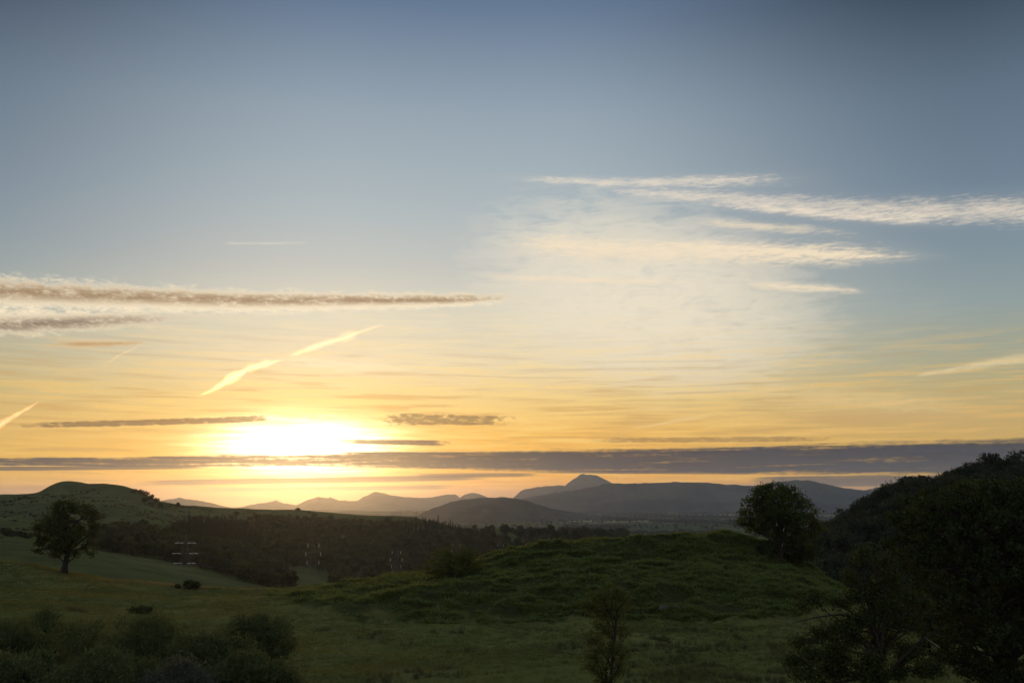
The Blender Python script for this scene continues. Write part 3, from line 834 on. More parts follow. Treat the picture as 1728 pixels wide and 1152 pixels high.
# ------------------------------------------------------------------ foreground willows, lower left
def willow(label, px, top, wpx, Y, seed, mat, group='willow bushes along the lower left edge'):
    rr = np.random.default_rng(seed)
    x = at(px, HOR, Y)[0]; z0 = NEAR.z(x, Y)[0]
    Hh = at(px, top, Y)[2] - z0
    k = Y / F * 1.012; R = wpx * .5 * k
    lob = []
    for _ in range(15):
        a = rr.uniform(0, 2 * np.pi); q_ = rr.uniform(0, .78) ** .6
        e = math.sqrt(max(0.05, 1 - q_ * q_))
        lob.append((math.cos(a) * q_ * R, math.sin(a) * q_ * R * .8, Hh * (.30 + .46 * e * rr.uniform(.8, 1.1)), R * .34, R * .34, Hh * .24))
    lob.append((0, 0, Hh * .74, R * .4, R * .4, Hh * .24))
    for a in np.linspace(0, 2 * np.pi, 8)[:-1]: lob.append((math.cos(a) * R * .7, math.sin(a) * R * .6, Hh * .25, R * .3, R * .3, Hh * .22))
    w, lv = crown_tree(rr, [(0, 0, -.5), (0, 0, .3), (.05, 0, .9)], lob, (.27, .07), 62, 22, .27, .16, .015, up=.7, shell=.55, outw=.8, sub=4)
    for _ in range(7):
        a = rr.uniform(0, 6.28); limb(w, (0, 0, 0), (math.cos(a) * R * .7, math.sin(a) * R * .6, Hh * .55), .09, .03, rr, .1, 6, 4)
    return plant('willow_bush', label, 'bush', (x, Y, z0), w, lv, mat, group, wood_name='stem')
willow('broad dark domed willow bush, largest of the lower left clump', 205, 1028, 290, 74, 51, M_WILLOW)
willow('dark willow bush cut off by the left frame edge', 18, 1044, 180, 72, 52, M_WILLOW)
willow('darker willow bush set back between the left edge bush and the largest dome', 88, 1024, 135, 86, 53, M_WILLOW)
willow('upright willow bush at the right end of the lower left clump', 432, 1032, 165, 82, 54, M_WILLOW)
willow('low willow bush standing just right of the largest dome', 362, 1056, 165, 70, 55, M_WILLOW)
willow('pale silvery willow bush at the very bottom of the lower left clump', 318, 1116, 150, 60, 56, M_SILVER)
willow('low grey green willow bush below the largest dome at bottom left', 92, 1096, 120, 64, 57, M_WILLOW)
willow('low rounded willow bush along the bottom edge at the very left corner', 30, 1096, 180, 62, 59, M_WILLOW)
willow('leafy willow bush at the bottom edge right of the pale silvery bush', 425, 1096, 170, 63, 60, M_WILLOW)
willow('low willow bush at the bottom edge left of the pale silvery bush', 205, 1092, 200, 61, 62, M_WILLOW)
willow('small willow bush peeping out behind the largest dome', 268, 1036, 90, 92, 58, M_WILLOW)

# ------------------------------------------------------------------ small tree, bottom centre
r = np.random.default_rng(61)
Y0 = 72.0
x0 = at(1022, HOR, Y0)[0]; z0 = NEAR.z(x0, Y0)[0]
bpy_y = project(x0, Y0, z0)[1]
L = [(1035, 1020, 14, 13, 0), (1012, 1026, 15, 13, .3), (1052, 1030, 12, 12, -.2), (1000, 1042, 14, 12, 0), (1022, 1046, 16, 14, .5), (1042, 1052, 10, 11, -.5), (990, 1040, 9, 9, .2), (1010, 1066, 14, 13, -.3), (1030, 1080, 15, 12, .4),
     (1000, 1092, 16, 13, .2), (1050, 1082, 11, 12, .1), (1024, 1104, 18, 14, -.3), (1000, 1116, 15, 12, .4), (1046, 1112, 14, 13, 0), (1010, 1136, 20, 14, 0), (1040, 1140, 16, 14, .3), (990, 1130, 10, 10, -.3), (1020, 1160, 22, 16, 0)]
kk = Y0 / F * 1.012
tr = [(0, 0, -.3), (.05, 0, 1.2), (.1, 0, 2.6), (.25, 0, 4.0), (.4, 0, 5.4), (.55, 0, 6.4), (.6, 0, 7.2)]
w, lv = crown_tree(r, tr, px_lobes(L, 1022, bpy_y, Y0, r), (.15, .10), 25, 16, .23, .14, .012, shell=.25, sub=7)
for p, q_ in (((1030, 1090), (1062, 1056)), ((1026, 1072), (985, 1030)), ((1030, 1060), (1060, 1016)), ((1028, 1050), (1036, 1004))):
    A = ((p[0] - 1022) * kk, 0, (bpy_y - p[1]) * kk); B = ((q_[0] - 1022) * kk, .2, (bpy_y - q_[1]) * kk)
    limb(w, A, B, .05, .012, r, .08, 6, 4)
plant('rowan_tree', 'slim ragged young tree standing alone at the bottom centre', 'tree', (x0, Y0, z0), w, lv, M_LEAF2)

# ------------------------------------------------------------------ big dark oak, lower right
r = np.random.default_rng(71)
Y0 = 66.0
x0 = at(1690, HOR, Y0)[0]; z0 = NEAR.z(x0, Y0)[0]
by = project(x0, Y0, z0)[1]
L = []
for (x, y, rx, rz_) in [(1560, 884, 30, 20), (1540, 906, 26, 22), (1600, 868, 34, 22), (1645, 862, 34, 24), (1690, 860, 36, 22), (1735, 862, 36, 24), (1780, 872, 40, 26), (1820, 890, 40, 30), (1535, 945, 26, 24), (1575, 930, 36, 28), (1625, 910, 40, 30),
                        (1690, 905, 44, 30), (1750, 910, 44, 30), (1545, 985, 26, 22), (1590, 985, 36, 28), (1650, 965, 44, 34), (1720, 960, 46, 34), (1790, 950, 46, 34), (1556, 1030, 30, 24), (1615, 1035, 36, 28), (1680, 1025, 40, 30), (1750, 1020, 44, 32),
                        (1830, 1000, 40, 40), (1575, 1080, 30, 22), (1640, 1085, 34, 26), (1710, 1080, 36, 26), (1790, 1080, 40, 30), (1600, 1125, 26, 18), (1850, 1060, 36, 36), (1680, 1130, 36, 22), (1750, 1135, 36, 24), (1640, 1150, 30, 20), (1720, 1160, 40, 20), (1560, 1120, 20, 16)]:
    for dd in (-1.4, 1.2): L.append((x, y, rx, rz_, dd + r.uniform(-.4, .4)))
tr = [(0, 0, -.5), (0, 0, 1.5), (.1, .1, 3.2), (-.1, .2, 5.2), (-.2, .1, 7.5), (0, 0, 10), (.2, 0, 12)]
w, lv = crown_tree(r, tr, px_lobes(L, 1690, by, Y0, r, 1.0), (.22, .15), 30, 30, .24, .5, .02, shell=.62, sub=5)
plant('oak_tree', 'tall dense dark tree filling the lower right corner', 'tree', (x0, Y0, z0), w, lv, M_DARKLEAF)

# scraggy tree with bare limbs in front of it
r = np.random.default_rng(81)
Y0 = 56.0
x0 = at(1478, HOR, Y0)[0]; z0 = NEAR.z(x0, Y0)[0]
by = project(x0, Y0, z0)[1]; kk = Y0 / F * 1.012
L = [(1450, 966, 17, 16), (1485, 975, 16, 15), (1432, 1000, 12, 11), (1500, 1005, 16, 14), (1470, 1012, 18, 13), (1440, 1030, 20, 13), (1410, 1040, 16, 10), (1365, 1034, 16, 10), (1345, 1046, 9, 7), (1490, 1040, 22, 16), (1520, 1030, 16, 14), (1460, 1062, 22, 13),
     (1410, 1078, 20, 12), (1380, 1092, 18, 12), (1345, 1100, 14, 10), (1500, 1075, 18, 12), (1430, 1100, 22, 13), (1360, 1120, 20, 12), (1330, 1132, 16, 12), (1400, 1130, 22, 14), (1455, 1130, 24, 14), (1530, 1075, 14, 12), (1350, 1150, 26, 12), (1500, 1150, 22, 14), (1400, 1150, 26, 14), (1450, 1155, 26, 16), (1480, 1100, 26, 16), (1430, 1070, 20, 14), (1520, 1120, 24, 18), (1545, 1040, 16, 16), (1550, 1145, 24, 16), (1395, 1110, 20, 14)]
tr = [(0, 0, -.4), (-.1, 0, 1.2), (-.1, 0, 2.4), (-.25, .1, 3.8), (-.2, .1, 5.2), (-.4, 0, 6.4)]
w, lv = crown_tree(r, tr, px_lobes(L, 1478, by, Y0, r), (.14, .10), 44, 19, .24, .20, .012, shell=.2, sub=6)
plant('hawthorn_tree', 'scraggy half bare tree with twisted limbs in front of the corner tree', 'tree', (x0, Y0, z0), w, lv, M_DARKLEAF)
wd = Geo()
def pxp(px, py, Y): return np.array(at(px, py, Y)) - np.array((x0, Y0, z0))
par = COL.objects['hawthorn_tree']
for (a, b, ra, rb) in [((1450, 1048), (1335, 1052), .07, .02), ((1540, 1100), (1585, 1060), .07, .02), ((1600, 1080), (1560, 1072), .03, .012), ((1505, 1130), (1580, 1062), .10, .03), ((1450, 1010), (1430, 985), .03, .012), ((1470, 1010), (1455, 965), .04, .012), ((1500, 1020), (1480, 985), .035, .012)]:
    limb(wd, pxp(*a, Y0), pxp(*b, Y0 - .6), ra, rb, r, .07, 8, 5)
link('limb', wd.mesh('limb', [M_BARK], True), par)
for a_, b_, dd, rd in (((1430, 1008), (1411, 996), .5, .025), ((1446, 994), (1428, 984), .5, .022), ((1585, 1092), (1560, 1074), -.8, .035)):
    wd = Geo(); limb(wd, pxp(*a_, Y0 + dd), pxp(*b_, Y0 + dd), rd, .01, r, .1, 6, 5)
    link('dead_branch', wd.mesh('dead_branch', [M_DEAD], True), par)

# ------------------------------------------------------------------ woodland on the hills: a few kinds, many individuals
def wood_variant(seed, H, R, kind='broad', cards=900, leaf=0.9):
    rr = np.random.default_rng(seed)
    if kind == 'broad':
        lob = []
        n = 13
        for i in range(n):
            a = rr.uniform(0, 6.28); q_ = math.sqrt(rr.uniform(0, .6)); e = math.sqrt(1 - q_ * q_)
            lob.append((math.cos(a) * q_ * R, math.sin(a) * q_ * R, H * (.40 + .38 * e * rr.uniform(.75, 1.1)), R * rr.uniform(.28, .46), R * rr.uniform(.28, .46), H * rr.uniform(.12, .2)))
        for a in np.linspace(0, 6.28, 7)[:-1]: lob.append((math.cos(a) * R * .6, math.sin(a) * R * .6, H * .34, R * .36, R * .36, H * .18))
        per = 10
        return crown_tree(rr, [(0, 0, -1.5), (0, 0, H * .2), (.1, 0, H * .4), (0, .1, H * .6)], lob, (leaf, leaf * .7), cards // (len(lob) * per) + 1, per, R * .10, .02 * H, .03, shell=.6, sub=1, sides=4)
    wood, lv = Geo(), Geo()
    wood.add(*tube([(0, 0, -1.5), (0, 0, H * .5), (0, 0, H * .97)], [.02 * H, .012 * H, .03], 5))
    n = cards
    t = rr.uniform(0.06, 1, n) ** 0.8
    tier = np.round(t * 14) / 14 + rr.normal(0, .012, n)
    a = rr.uniform(0, 6.28, n)
    rad = R * (1 - tier * .96) * rr.uniform(.25, 1.0, n) ** .5 * (1 + .12 * np.sin(a * 3 + tier * 20))
    pos = np.stack([np.cos(a) * rad, np.sin(a) * rad, H * tier - rad * .25], 1)
    o = unit(np.stack([np.cos(a), np.sin(a), -np.full(n, .35)], 1))
    lv.add(*leaf_cards(pos, leaf * 1.3, leaf * .5, rr, 0, o, 2.2))
    return wood, lv

def inside(px, py, poly):
    res = np.zeros(len(px), bool); n = len(poly)
    for i in range(n):
        (x1, y1), (x2, y2) = poly[i], poly[(i + 1) % n]
        c = ((y1 > py) != (y2 > py)) & (px < (x2 - x1) * (py - y1) / (y2 - y1 + 1e-9) + x1)
        res ^= c
    return res

def scatter(terr, poly, y0, y1, spacing, seed, pxr=None, clump=None, off=0.0):
    """jittered spots on the terrain whose foot lies inside a region of the photograph"""
    rr = np.random.default_rng(seed)
    xs = [p[0] for p in poly]
    u0, u1 = (min(xs) - 864) / F * 1.0, (max(xs) - 864) / F * 1.03
    P = []
    y = y0
    while y < y1:
        x = np.arange(min(u0, u0 * .98) * y, u1 * y + spacing, spacing)
        x = x + rr.uniform(-.42, .42, len(x)) * spacing
        P.append(np.stack([x, y + rr.uniform(-.45, .45, len(x)) * spacing], 1)); y += spacing
    P = np.concatenate(P)
    if clump: P = P[fbm(P[:, 0] / clump[0], P[:, 1] / clump[0], 3, seed) > clump[1]]
    z = terr.z(P[:, 0], P[:, 1])
    px, py = project(P[:, 0], P[:, 1], z)
    ok = inside(px, py + off, poly)
    return np.column_stack([P, z])[ok]

BROAD = [wood_variant(100 + i, 10.5 + i % 3, 5.2 + .4 * (i % 2), 'broad', 1500, .75) for i in range(6)]
SMALLB = [wood_variant(120 + i, 10.0 + i, 4.8, 'broad', 520, 1.3) for i in range(4)]
CONES = [wood_variant(130 + i, 13 + i, 2.9, 'cone', 340, 1.15) for i in range(3)]
BROAD_M = [(w.mesh('trunk', [M_BARK], True), l.mesh('crown', [M_HILLLEAF])) for w, l in BROAD]
def joined(w, l, name, mleaf):
    v = np.concatenate(w.v + l.v); nw = sum(len(q) for q in w.q); qs = np.concatenate(w.q + [q + w.n for q in l.q])
    return mesh_np(name, v, [qs], [M_BARK, mleaf], np.r_[np.zeros(nw), np.ones(len(qs) - nw)])
SMALL_M = [joined(w, l, 'broadleaf_tree', M_WOODLEAF) for w, l in SMALLB]
CONE_M = [joined(w, l, 'conifer_tree', M_CONIFER) for w, l in CONES]

# --- right hill: every tree of the slope in view, nearest 300 single
poly_r = [(1345, 1040), (1345, 940), (1385, 912), (1425, 894), (1455, 865), (1490, 838), (1530, 826), (1570, 826), (1600, 814), (1640, 800), (1728, 795), (1790, 790), (1800, 1200), (1345, 1200)]
S = scatter(RIGHT, poly_r, 235, 560, 7.6, 201)
S = S[np.argsort(np.hypot(S[:, 0], S[:, 1]))]
rr = np.random.default_rng(202)
protos = []
for w_, l_ in BROAD_M:
    t = bpy.data.objects.new('broadleaf_tree', None)
    tag(t, 'dark rounded tree in the wood covering the steep right hill', 'tree', 'trees of the wood on the right hill')
    a = bpy.data.objects.new('trunk', w_); b = bpy.data.objects.new('crown', l_); a.parent = t; b.parent = t
    protos.append(t)
LIM = 300
if len(S) > LIM:
    sel = np.zeros(len(S), bool); sel[:LIM] = True
else: sel = np.ones(len(S), bool)
used = set()
for i, (x, y, z) in enumerate(S[sel]):
    v = int(rr.integers(len(protos))); s = rr.uniform(.68, 1.12); hs = s * rr.uniform(.85, 1.15)
    if v not in used:
        used.add(v); t = protos[v]; COL.objects.link(t)
        for c in t.children: COL.objects.link(c)
        t.location = (x, y, z); t.scale = (s, s, hs)
    else:
        copy_thing(protos[v], (x, y, z), rr.uniform(0, 6.28), (s, s, hs))
REST_R = S[~sel]

# --- geometry-node scatter for what nobody could count
def gn_scatter(name, pts, meshes, smin, smax, label, seed, tilt=0.15, zs=None, mul=1.0):
    rr = np.random.default_rng(seed)
    n = len(pts)
    me = bpy.data.meshes.new(name); me.vertices.add(n); me.vertices.foreach_set('co', np.asarray(pts, np.float32).ravel())
    s = rr.uniform(smin, smax, n) * mul; sz = s * (rr.uniform(.8, 1.25, n) if zs is None else zs)
    for an, ty, arr in (('scl', 'FLOAT_VECTOR', np.stack([s, s, sz], 1)), ('rot', 'FLOAT_VECTOR', np.stack([rr.normal(0, tilt, n), rr.normal(0, tilt, n), rr.uniform(0, 6.28, n)], 1)), ('kind_index', 'INT', rr.integers(0, len(meshes), n))):
        at_ = me.attributes.new(an, ty, 'POINT')
        at_.data.foreach_set('vector' if ty == 'FLOAT_VECTOR' else 'value', arr.astype(np.float32 if ty != 'INT' else np.int32).ravel())
    ng = bpy.data.node_groups.new(name, 'GeometryNodeTree')
    ng.interface.new_socket('Geometry', in_out='INPUT', socket_type='NodeSocketGeometry')
    ng.interface.new_socket('Geometry', in_out='OUTPUT', socket_type='NodeSocketGeometry')
    N = ng.nodes; Lk = ng.links
    gi = N.new('NodeGroupInput'); go = N.new('NodeGroupOutput')
    mp = N.new('GeometryNodeMeshToPoints'); Lk.new(gi.outputs[0], mp.inputs['Mesh'])
    def attr(nm, ty):
        a = N.new('GeometryNodeInputNamedAttribute'); a.data_type = ty; a.inputs['Name'].default_value = nm
        return a.outputs['Attribute']
    sc_, ro, ki = attr('scl', 'FLOAT_VECTOR'), attr('rot', 'FLOAT_VECTOR'), attr('kind_index', 'INT')
    jn = N.new('GeometryNodeJoinGeometry')
    for i, m in enumerate(meshes):
        src = bpy.data.objects.new(name + '_source', m)
        oi = N.new('GeometryNodeObjectInfo'); oi.inputs['Object'].default_value = src; oi.inputs['As Instance'].default_value = True
        ip = N.new('GeometryNodeInstanceOnPoints')
        cmp_ = N.new('FunctionNodeCompare'); cmp_.data_type = 'INT'; cmp_.operation = 'EQUAL'
        ins = [s_ for s_ in cmp_.inputs if s_.type == 'INT']
        Lk.new(ki, ins[0]); ins[1].default_value = i
        Lk.new(mp.outputs[0], ip.inputs['Points']); Lk.new(cmp_.outputs[0], ip.inputs['Selection'])
        Lk.new(oi.outputs['Geometry'], ip.inputs['Instance']); Lk.new(sc_, ip.inputs['Scale'])
        er = N.new('FunctionNodeEulerToRotation'); Lk.new(ro, er.inputs[0]); Lk.new(er.outputs[0], ip.inputs['Rotation'])
        Lk.new(ip.outputs[0], jn.inputs[0])
    Lk.new(jn.outputs[0], go.inputs[0])
    o = link(name, me)
    md = o.modifiers.new('scatter', 'NODES'); md.node_group = ng
    return tag(o, label, kind='stuff')

if len(REST_R): gn_scatter('woodland', REST_R, [joined(w_, l_, 'tree', M_HILLLEAF) for w_, l_ in BROAD], .68, 1.12, 'far trees of the dark wood on the right hill', 203, 0.02)

# lone pine on the right hill's skyline
r = np.random.default_rng(211)
Y0 = 515.0
x0 = at(1541, HOR, Y0)[0]; z0 = RIGHT.z(x0, Y0)[0]
H = at(1541, 802, Y0)[2] - z0
kk = Y0 / F
L = [(0, 0, H - 1.3, 1.9, 1.7, .8), (-1.2, 0, H - 2.0, 1.2, 1.2, .6), (1.3, .2, H - 1.9, 1.1, 1.1, .6), (.9, 0, H - 3.1, 1.3, 1.2, .5), (-.8, .2, H - 3.2, 1.1, 1.0, .4)]
w, lv = crown_tree(r, [(0, 0, -1), (.1, 0, H * .4), (0, 0, H * .7), (.1, 0, H - 1.5)], L, (.5, .25), 14, 14, .35, .22, .03)
plant('pine_tree', 'lone flat topped pine on the skyline of the right hill', 'tree', (x0, Y0, z0), w, lv, M_CONIFER)

# --- the wood on the middle hillside
poly_c = [(392, 896), (398, 888), (430, 882), (480, 881), (560, 884), (640, 887), (690, 884), (700, 878), (740, 885), (770, 893), (800, 903), (850, 915), (860, 930), (855, 955), (820, 985), (700, 1000), (640, 990), (600, 1000), (560, 992), (545, 975), (500, 962), (470, 945), (430, 930), (395, 912)]
poly_w = [(160, 915), (200, 903), (250, 908), (300, 912), (330, 922), (400, 930), (450, 950), (490, 972), (497, 1000), (470, 995), (420, 984), (330, 958), (250, 942), (165, 930)]
poly_p = [(293, 905), (300, 892), (330, 884), (400, 884), (420, 905), (440, 925), (400, 926), (330, 912)]
poly_e = [(800, 897), (1060, 903), (1060, 935), (900, 950), (860, 940), (800, 912)]
SC = np.concatenate([scatter(MID, poly_w, 480, 1100, 8.0, 221), scatter(MID, poly_c, 480, 1640, 10.0, 222), scatter(MID, poly_p, 700, 1500, 6.5, 223)])
pxs, pys = project(SC[:, 0], SC[:, 1], SC[:, 2])
for fld in ([(484, 962), (520, 958), (566, 972), (560, 990), (500, 992)], [(592, 972), (640, 968), (652, 980), (600, 986)], [(424, 902), (440, 900), (470, 935), (458, 940)], [(838, 898), (930, 905), (930, 915), (850, 910)], [(690, 962), (790, 955), (800, 966), (700, 974)], [(560, 905), (620, 908), (640, 918), (570, 916)]):
    ok = ~inside(pxs, pys, fld); SC, pxs, pys = SC[ok], pxs[ok], pys[ok]
SE = scatter(MID, poly_e, 1200, 2450, 15.0, 224, clump=(90, -0.02))
cone = fbm(SC[:, 0] / 130, SC[:, 1] / 130, 3, 77) > .34
pxs, pys = project(SC[:, 0], SC[:, 1], SC[:, 2])
cone |= inside(pxs, pys, poly_p) & (pxs > 296)
cone |= (pxs > 690) & (pys < 905) & (vnoise(SC[:, 0] / 9, SC[:, 1] / 9, 3) > .05)
cone &= ~inside(pxs, pys, poly_w)
print('wood trees', len(SC), int(cone.sum()), len(SE), 'right', len(S))
def singles_and_rest(P, meshes, name, label, group, seed, smin, smax, restlabel):
    P = P[np.argsort(P[:, 1])]
    rr = np.random.default_rng(seed)
    for x, y, z in P[:LIM]:
        s = rr.uniform(smin, smax); m = meshes[int(rr.integers(len(meshes)))]
        o = link(name, m, None, (x, y, z), rr.uniform(0, 6.28), (s, s, s * rr.uniform(.85, 1.2)))
        tag(o, label, 'tree', group)
    if len(P) > LIM: gn_scatter('woodland', P[LIM:], meshes, smin, smax, restlabel, seed + 1, .02)
singles_and_rest(np.concatenate([SC[~cone], SE]), SMALL_M, 'broadleaf_tree', 'small dark rounded tree in the wood on the middle hillside', 'broadleaf trees on the middle hillside', 231, .55, 1.15, 'dark broadleaf wood on the middle hillside')
singles_and_rest(SC[cone], CONE_M, 'conifer_tree', 'dark pointed conifer in the wood on the middle hillside', 'conifers on the middle hillside', 233, .45, .85, 'dark conifer wood on the middle hillside')

# trees and bushes that stand out singly on the hills
def hill_tree(label, px, py, wpx, hpx, seed, y0=600, y1=1700, mat=None, group=None, cat='bush', terr=None):
    return small_bush(label, px, py, wpx, hpx, terr or MID, mat or M_DARKLEAF, seed, y0, y1, leaf=.9, group=group, name='bush' if cat == 'bush' else 'round_tree')
hill_tree('small round tree alone on the skyline under the sun', 502, 863, 8, 7, 301, cat='tree')
hill_tree('tiny bush on the skyline right of the small round skyline tree', 521, 865, 4, 3, 302)
hill_tree('dark tree at the foot of the left knoll, on the skyline', 301, 856, 10, 9, 303, cat='tree')
G = 'bushes running down the right flank of the knoll'
for i, (a, b, c, d) in enumerate([(228, 833, 12, 9), (238, 835, 11, 10), (247, 838, 12, 10), (256, 843, 11, 10), (263, 849, 10, 10), (270, 856, 8, 8), (243, 848, 14, 10), (255, 855, 12, 9)]):
    hill_tree('dark bush on the knoll flank, ' + ('highest of the row', 'second from the top of the row', 'third from the top of the row', 'fourth from the top of the row', 'fifth from the top of the row', 'lowest of the row',
              'set below the middle of the row', 'set below the lower end of the row')[i], a, b, c, d, 310 + i, group=G)
hill_tree('round bush highest on the slope right of the lone open crowned tree', 167, 877, 17, 13, 330)
hill_tree('isolated round bush on the pasture above the hedgerow wood', 258, 902, 22, 12, 331)
G = 'small scattered bushes on the left hill pasture'
for i, (a, b, c, d) in enumerate([(215, 885, 9, 6), (226, 888, 9, 6), (242, 886, 9, 8), (367, 878, 15, 9), (398, 869, 12, 7), (330, 880, 16, 9), (188, 893, 14, 9), (20, 905, 26, 10), (44, 908, 20, 9), (8, 902, 18, 11), (176, 890, 10, 7), (155, 900, 12, 8)]):
    hill_tree('small bush on the left hill, ' + ('leftmost of the trio below the knoll', 'middle one of the trio below the knoll', 'rightmost of the trio below the knoll', 'under the skyline tree, at the conifer edge',
              'just above the middle wood, by the conifer edge', 'between the knoll and the conifer block', 'right of the lone tree, above the hedgerow wood', 'middle of the row at the left frame edge',
              'right end of the row at left edge', 'left end of the row at left edge', 'beside the top of the lone tree', 'just right of the lone tree')[i], a, b, c, d, 340 + i, group=G)
hill_tree('large round tree on the far skyline just right of the conifers', 893, 903, 13, 13, 361, 1200, 2900, cat='tree')
hill_tree('pair sized bushy tree on the skyline field right of the conifer wood', 822, 901, 16, 9, 362, 1200, 2900, cat='tree')

M_SCRUBLEAF = leaf_mat('scrub_leaves', (.044, .054, .024), (.085, .090, .038), 0.2, 0.5, .9)
# low scrub and rushes dotted over the left hill
SCR = scatter(MID, [(-20, 836), (60, 838), (140, 822), (260, 846), (380, 862), (500, 866), (395, 880), (300, 892), (200, 900), (150, 905), (90, 915), (-20, 925)], 420, 1620, 4.2, 371, clump=(30, .12))
SCR = SCR[np.random.default_rng(5).uniform(size=len(SCR)) < .28]
gn_scatter('scrub', SCR, [joined(*wood_variant(160 + i, 1.5, 1.5, 'broad', 120, .5), 'scrub', M_SCRUBLEAF) for i in range(3)], .35, 1.0, 'dark low scrub and rush clumps on the left hill pasture', 372, .05)

# --- woods and hedges on the far plain
rr = np.random.default_rng(240)
n = 60000
Y = np.sqrt(rr.uniform(2500 ** 2, 13000 ** 2, n)); X = rr.uniform(-.12, .42, n) * Y
cl = fbm(X / 420, Y / 900, 3, 51)
row = np.abs(np.mod(X * .8 + Y * .25 + 60 * fbm(X / 400, Y / 400, 2, 5), 420) - 210) < 9
row |= np.abs(np.mod(Y + X * .2 + 90 * fbm(X / 500, Y / 500, 2, 6), 640) - 320) < 11
keep = (cl > .30) | (row & (rr.uniform(size=n) < .6)) | (rr.uniform(size=n) < .008)
X, Y = X[keep], Y[keep]
PP = np.column_stack([X, Y, plain_z(X, Y)])
print('plain trees', len(PP))
FARM = [joined(*wood_variant(150 + i, 10 + i, 6, 'broad', 170, 2.6), 'tree', M_WOODLEAF) for i in range(3)]
gn_scatter('far_woodland', PP, FARM, .7, 1.4, 'dark woods and hedge lines on the hazy plain', 241, .02)

# ------------------------------------------------------------------ grass, bracken, rushes
def tuft(seed, n, hgt, spread, width, lean, seg=2):
    rr = np.random.default_rng(seed); V, Q = [], []
    for i in range(n):
        a = rr.uniform(0, 6.28); b = rr.uniform(0, 1) ** .5 * spread
        p = np.array([math.cos(a) * b, math.sin(a) * b, -.05]); hh = hgt * rr.uniform(.6, 1.2); a2 = a + rr.normal(0, .7)
        o = np.array([math.cos(a2), math.sin(a2), 0]) * lean * rr.uniform(.3, 1.3); side = np.array([-math.sin(a2), math.cos(a2), 0]) * width * .5
        base = len(V)
        for s_ in range(seg + 1):
            t = s_ / seg; c = p + np.array([0, 0, hh]) * (t - .35 * t * t * lean / (hgt + .01)) + o * t * t
            w_ = side * (1 - t * .85); V += [c - w_, c + w_]
        for s_ in range(seg): Q.append((base + 2 * s_, base + 2 * s_ + 1, base + 2 * s_ + 3, base + 2 * s_ + 2))
    return np.array(V), np.array(Q)
M_GRASS = leaf_mat('grass_blades', (.105, .120, .036), (.150, .148, .058), 0.45, 0.9, 0.9)
M_BRACKEN = leaf_mat('bracken_fronds', (.118, .156, .044), (.168, .192, .066), 0.45, 0.5, 0.9)
M_RUSH = leaf_mat('rush_blades', (.070, .070, .036), (.115, .100, .056), 0.25, 0.8, 0.9)
def tmesh(name, mat, *a):
    v, q_ = tuft(*a); return mesh_np(name, v, [q_], [mat])
GRASS = [tmesh('grass_tuft', M_GRASS, 400 + i, 14, .26, .30, .035, .16) for i in range(4)]
BRACK = [tmesh('bracken_clump', M_BRACKEN, 410 + i, 16, .62, .38, .20, .55, 3) for i in range(4)]
RUSH = [tmesh('rush_tuft', M_RUSH, 420 + i, 26, .78, .28, .030, .22) for i in range(3)]

def field_points(n, y0, y1, seed, px0=-30, px1=1600):
    rr = np.random.default_rng(seed)
    Y = np.sqrt(rr.uniform(y0 ** 2, y1 ** 2, n)); X = rr.uniform((px0 - 864) / F, (px1 - 864) / F, n) * Y * 1.02
    Z = NEAR.z(X, Y)
    px, py = project(X, Y, Z)
    return X, Y, Z, px, py, rr
X, Y, Z, px, py, rr = field_points(170000, 88, 235, 431)
gz = fbm(X / 9, Y / 9, 3, 61)
on = (py < foot(px) + 3 * fbm(X / 3, Y / 3, 2, 9) * 6) & (px > 450)
dens = rr.uniform(size=len(X)) < np.clip(.75 + gz * .9, .35, 1)
k_ = on & dens & (Y > 134)
lumps = .30 - np.abs(fbm(X / 6.0 + 9, Y / 3.0, 2, 11))
lumps = np.clip(.45 + 2.6 * lumps + fbm(X / 12, Y / 6, 2, 67) * .5, .30, 1.3)
gn_scatter('bracken', np.column_stack([X, Y, Z])[k_], BRACK, .6, 1.1, 'bright green bracken and tussocks covering the mound', 432, .2, mul=lumps[k_])
k2 = ~on & (rr.uniform(size=len(X)) < np.clip(.45 + gz, .15, .8))
gn_scatter('grass', np.column_stack([X, Y, Z])[k2], GRASS, .6, 1.7, 'rough meadow grass of the near field', 433, .2)
patch = [(1075, 1072), (1150, 1060), (1250, 1062), (1330, 1070), (1360, 1100), (1340, 1160), (1050, 1160), (1060, 1100)]
X, Y, Z, px, py, rr = field_points(26000, 84, 150, 441)
kk_ = inside(px, py, patch) & (fbm(X / 3, Y / 2.4, 3, 71) > .06) & (rr.uniform(size=len(X)) < .6)
kk_ |= (py > 1062) & (px > 480) & (px < 1000) & (fbm(X / 6, Y / 3, 3, 72) > .42) & (rr.uniform(size=len(X)) < .7)
kk_ |= (px < 480) & (py > 1000) & (fbm(X / 7, Y / 4, 3, 73) > .30) & (rr.uniform(size=len(X)) < .5)
gn_scatter('rushes', np.column_stack([X, Y, Z])[kk_], RUSH, .5, 1.0, 'brown tufts of rushes in the wet part of the field', 442, .12)

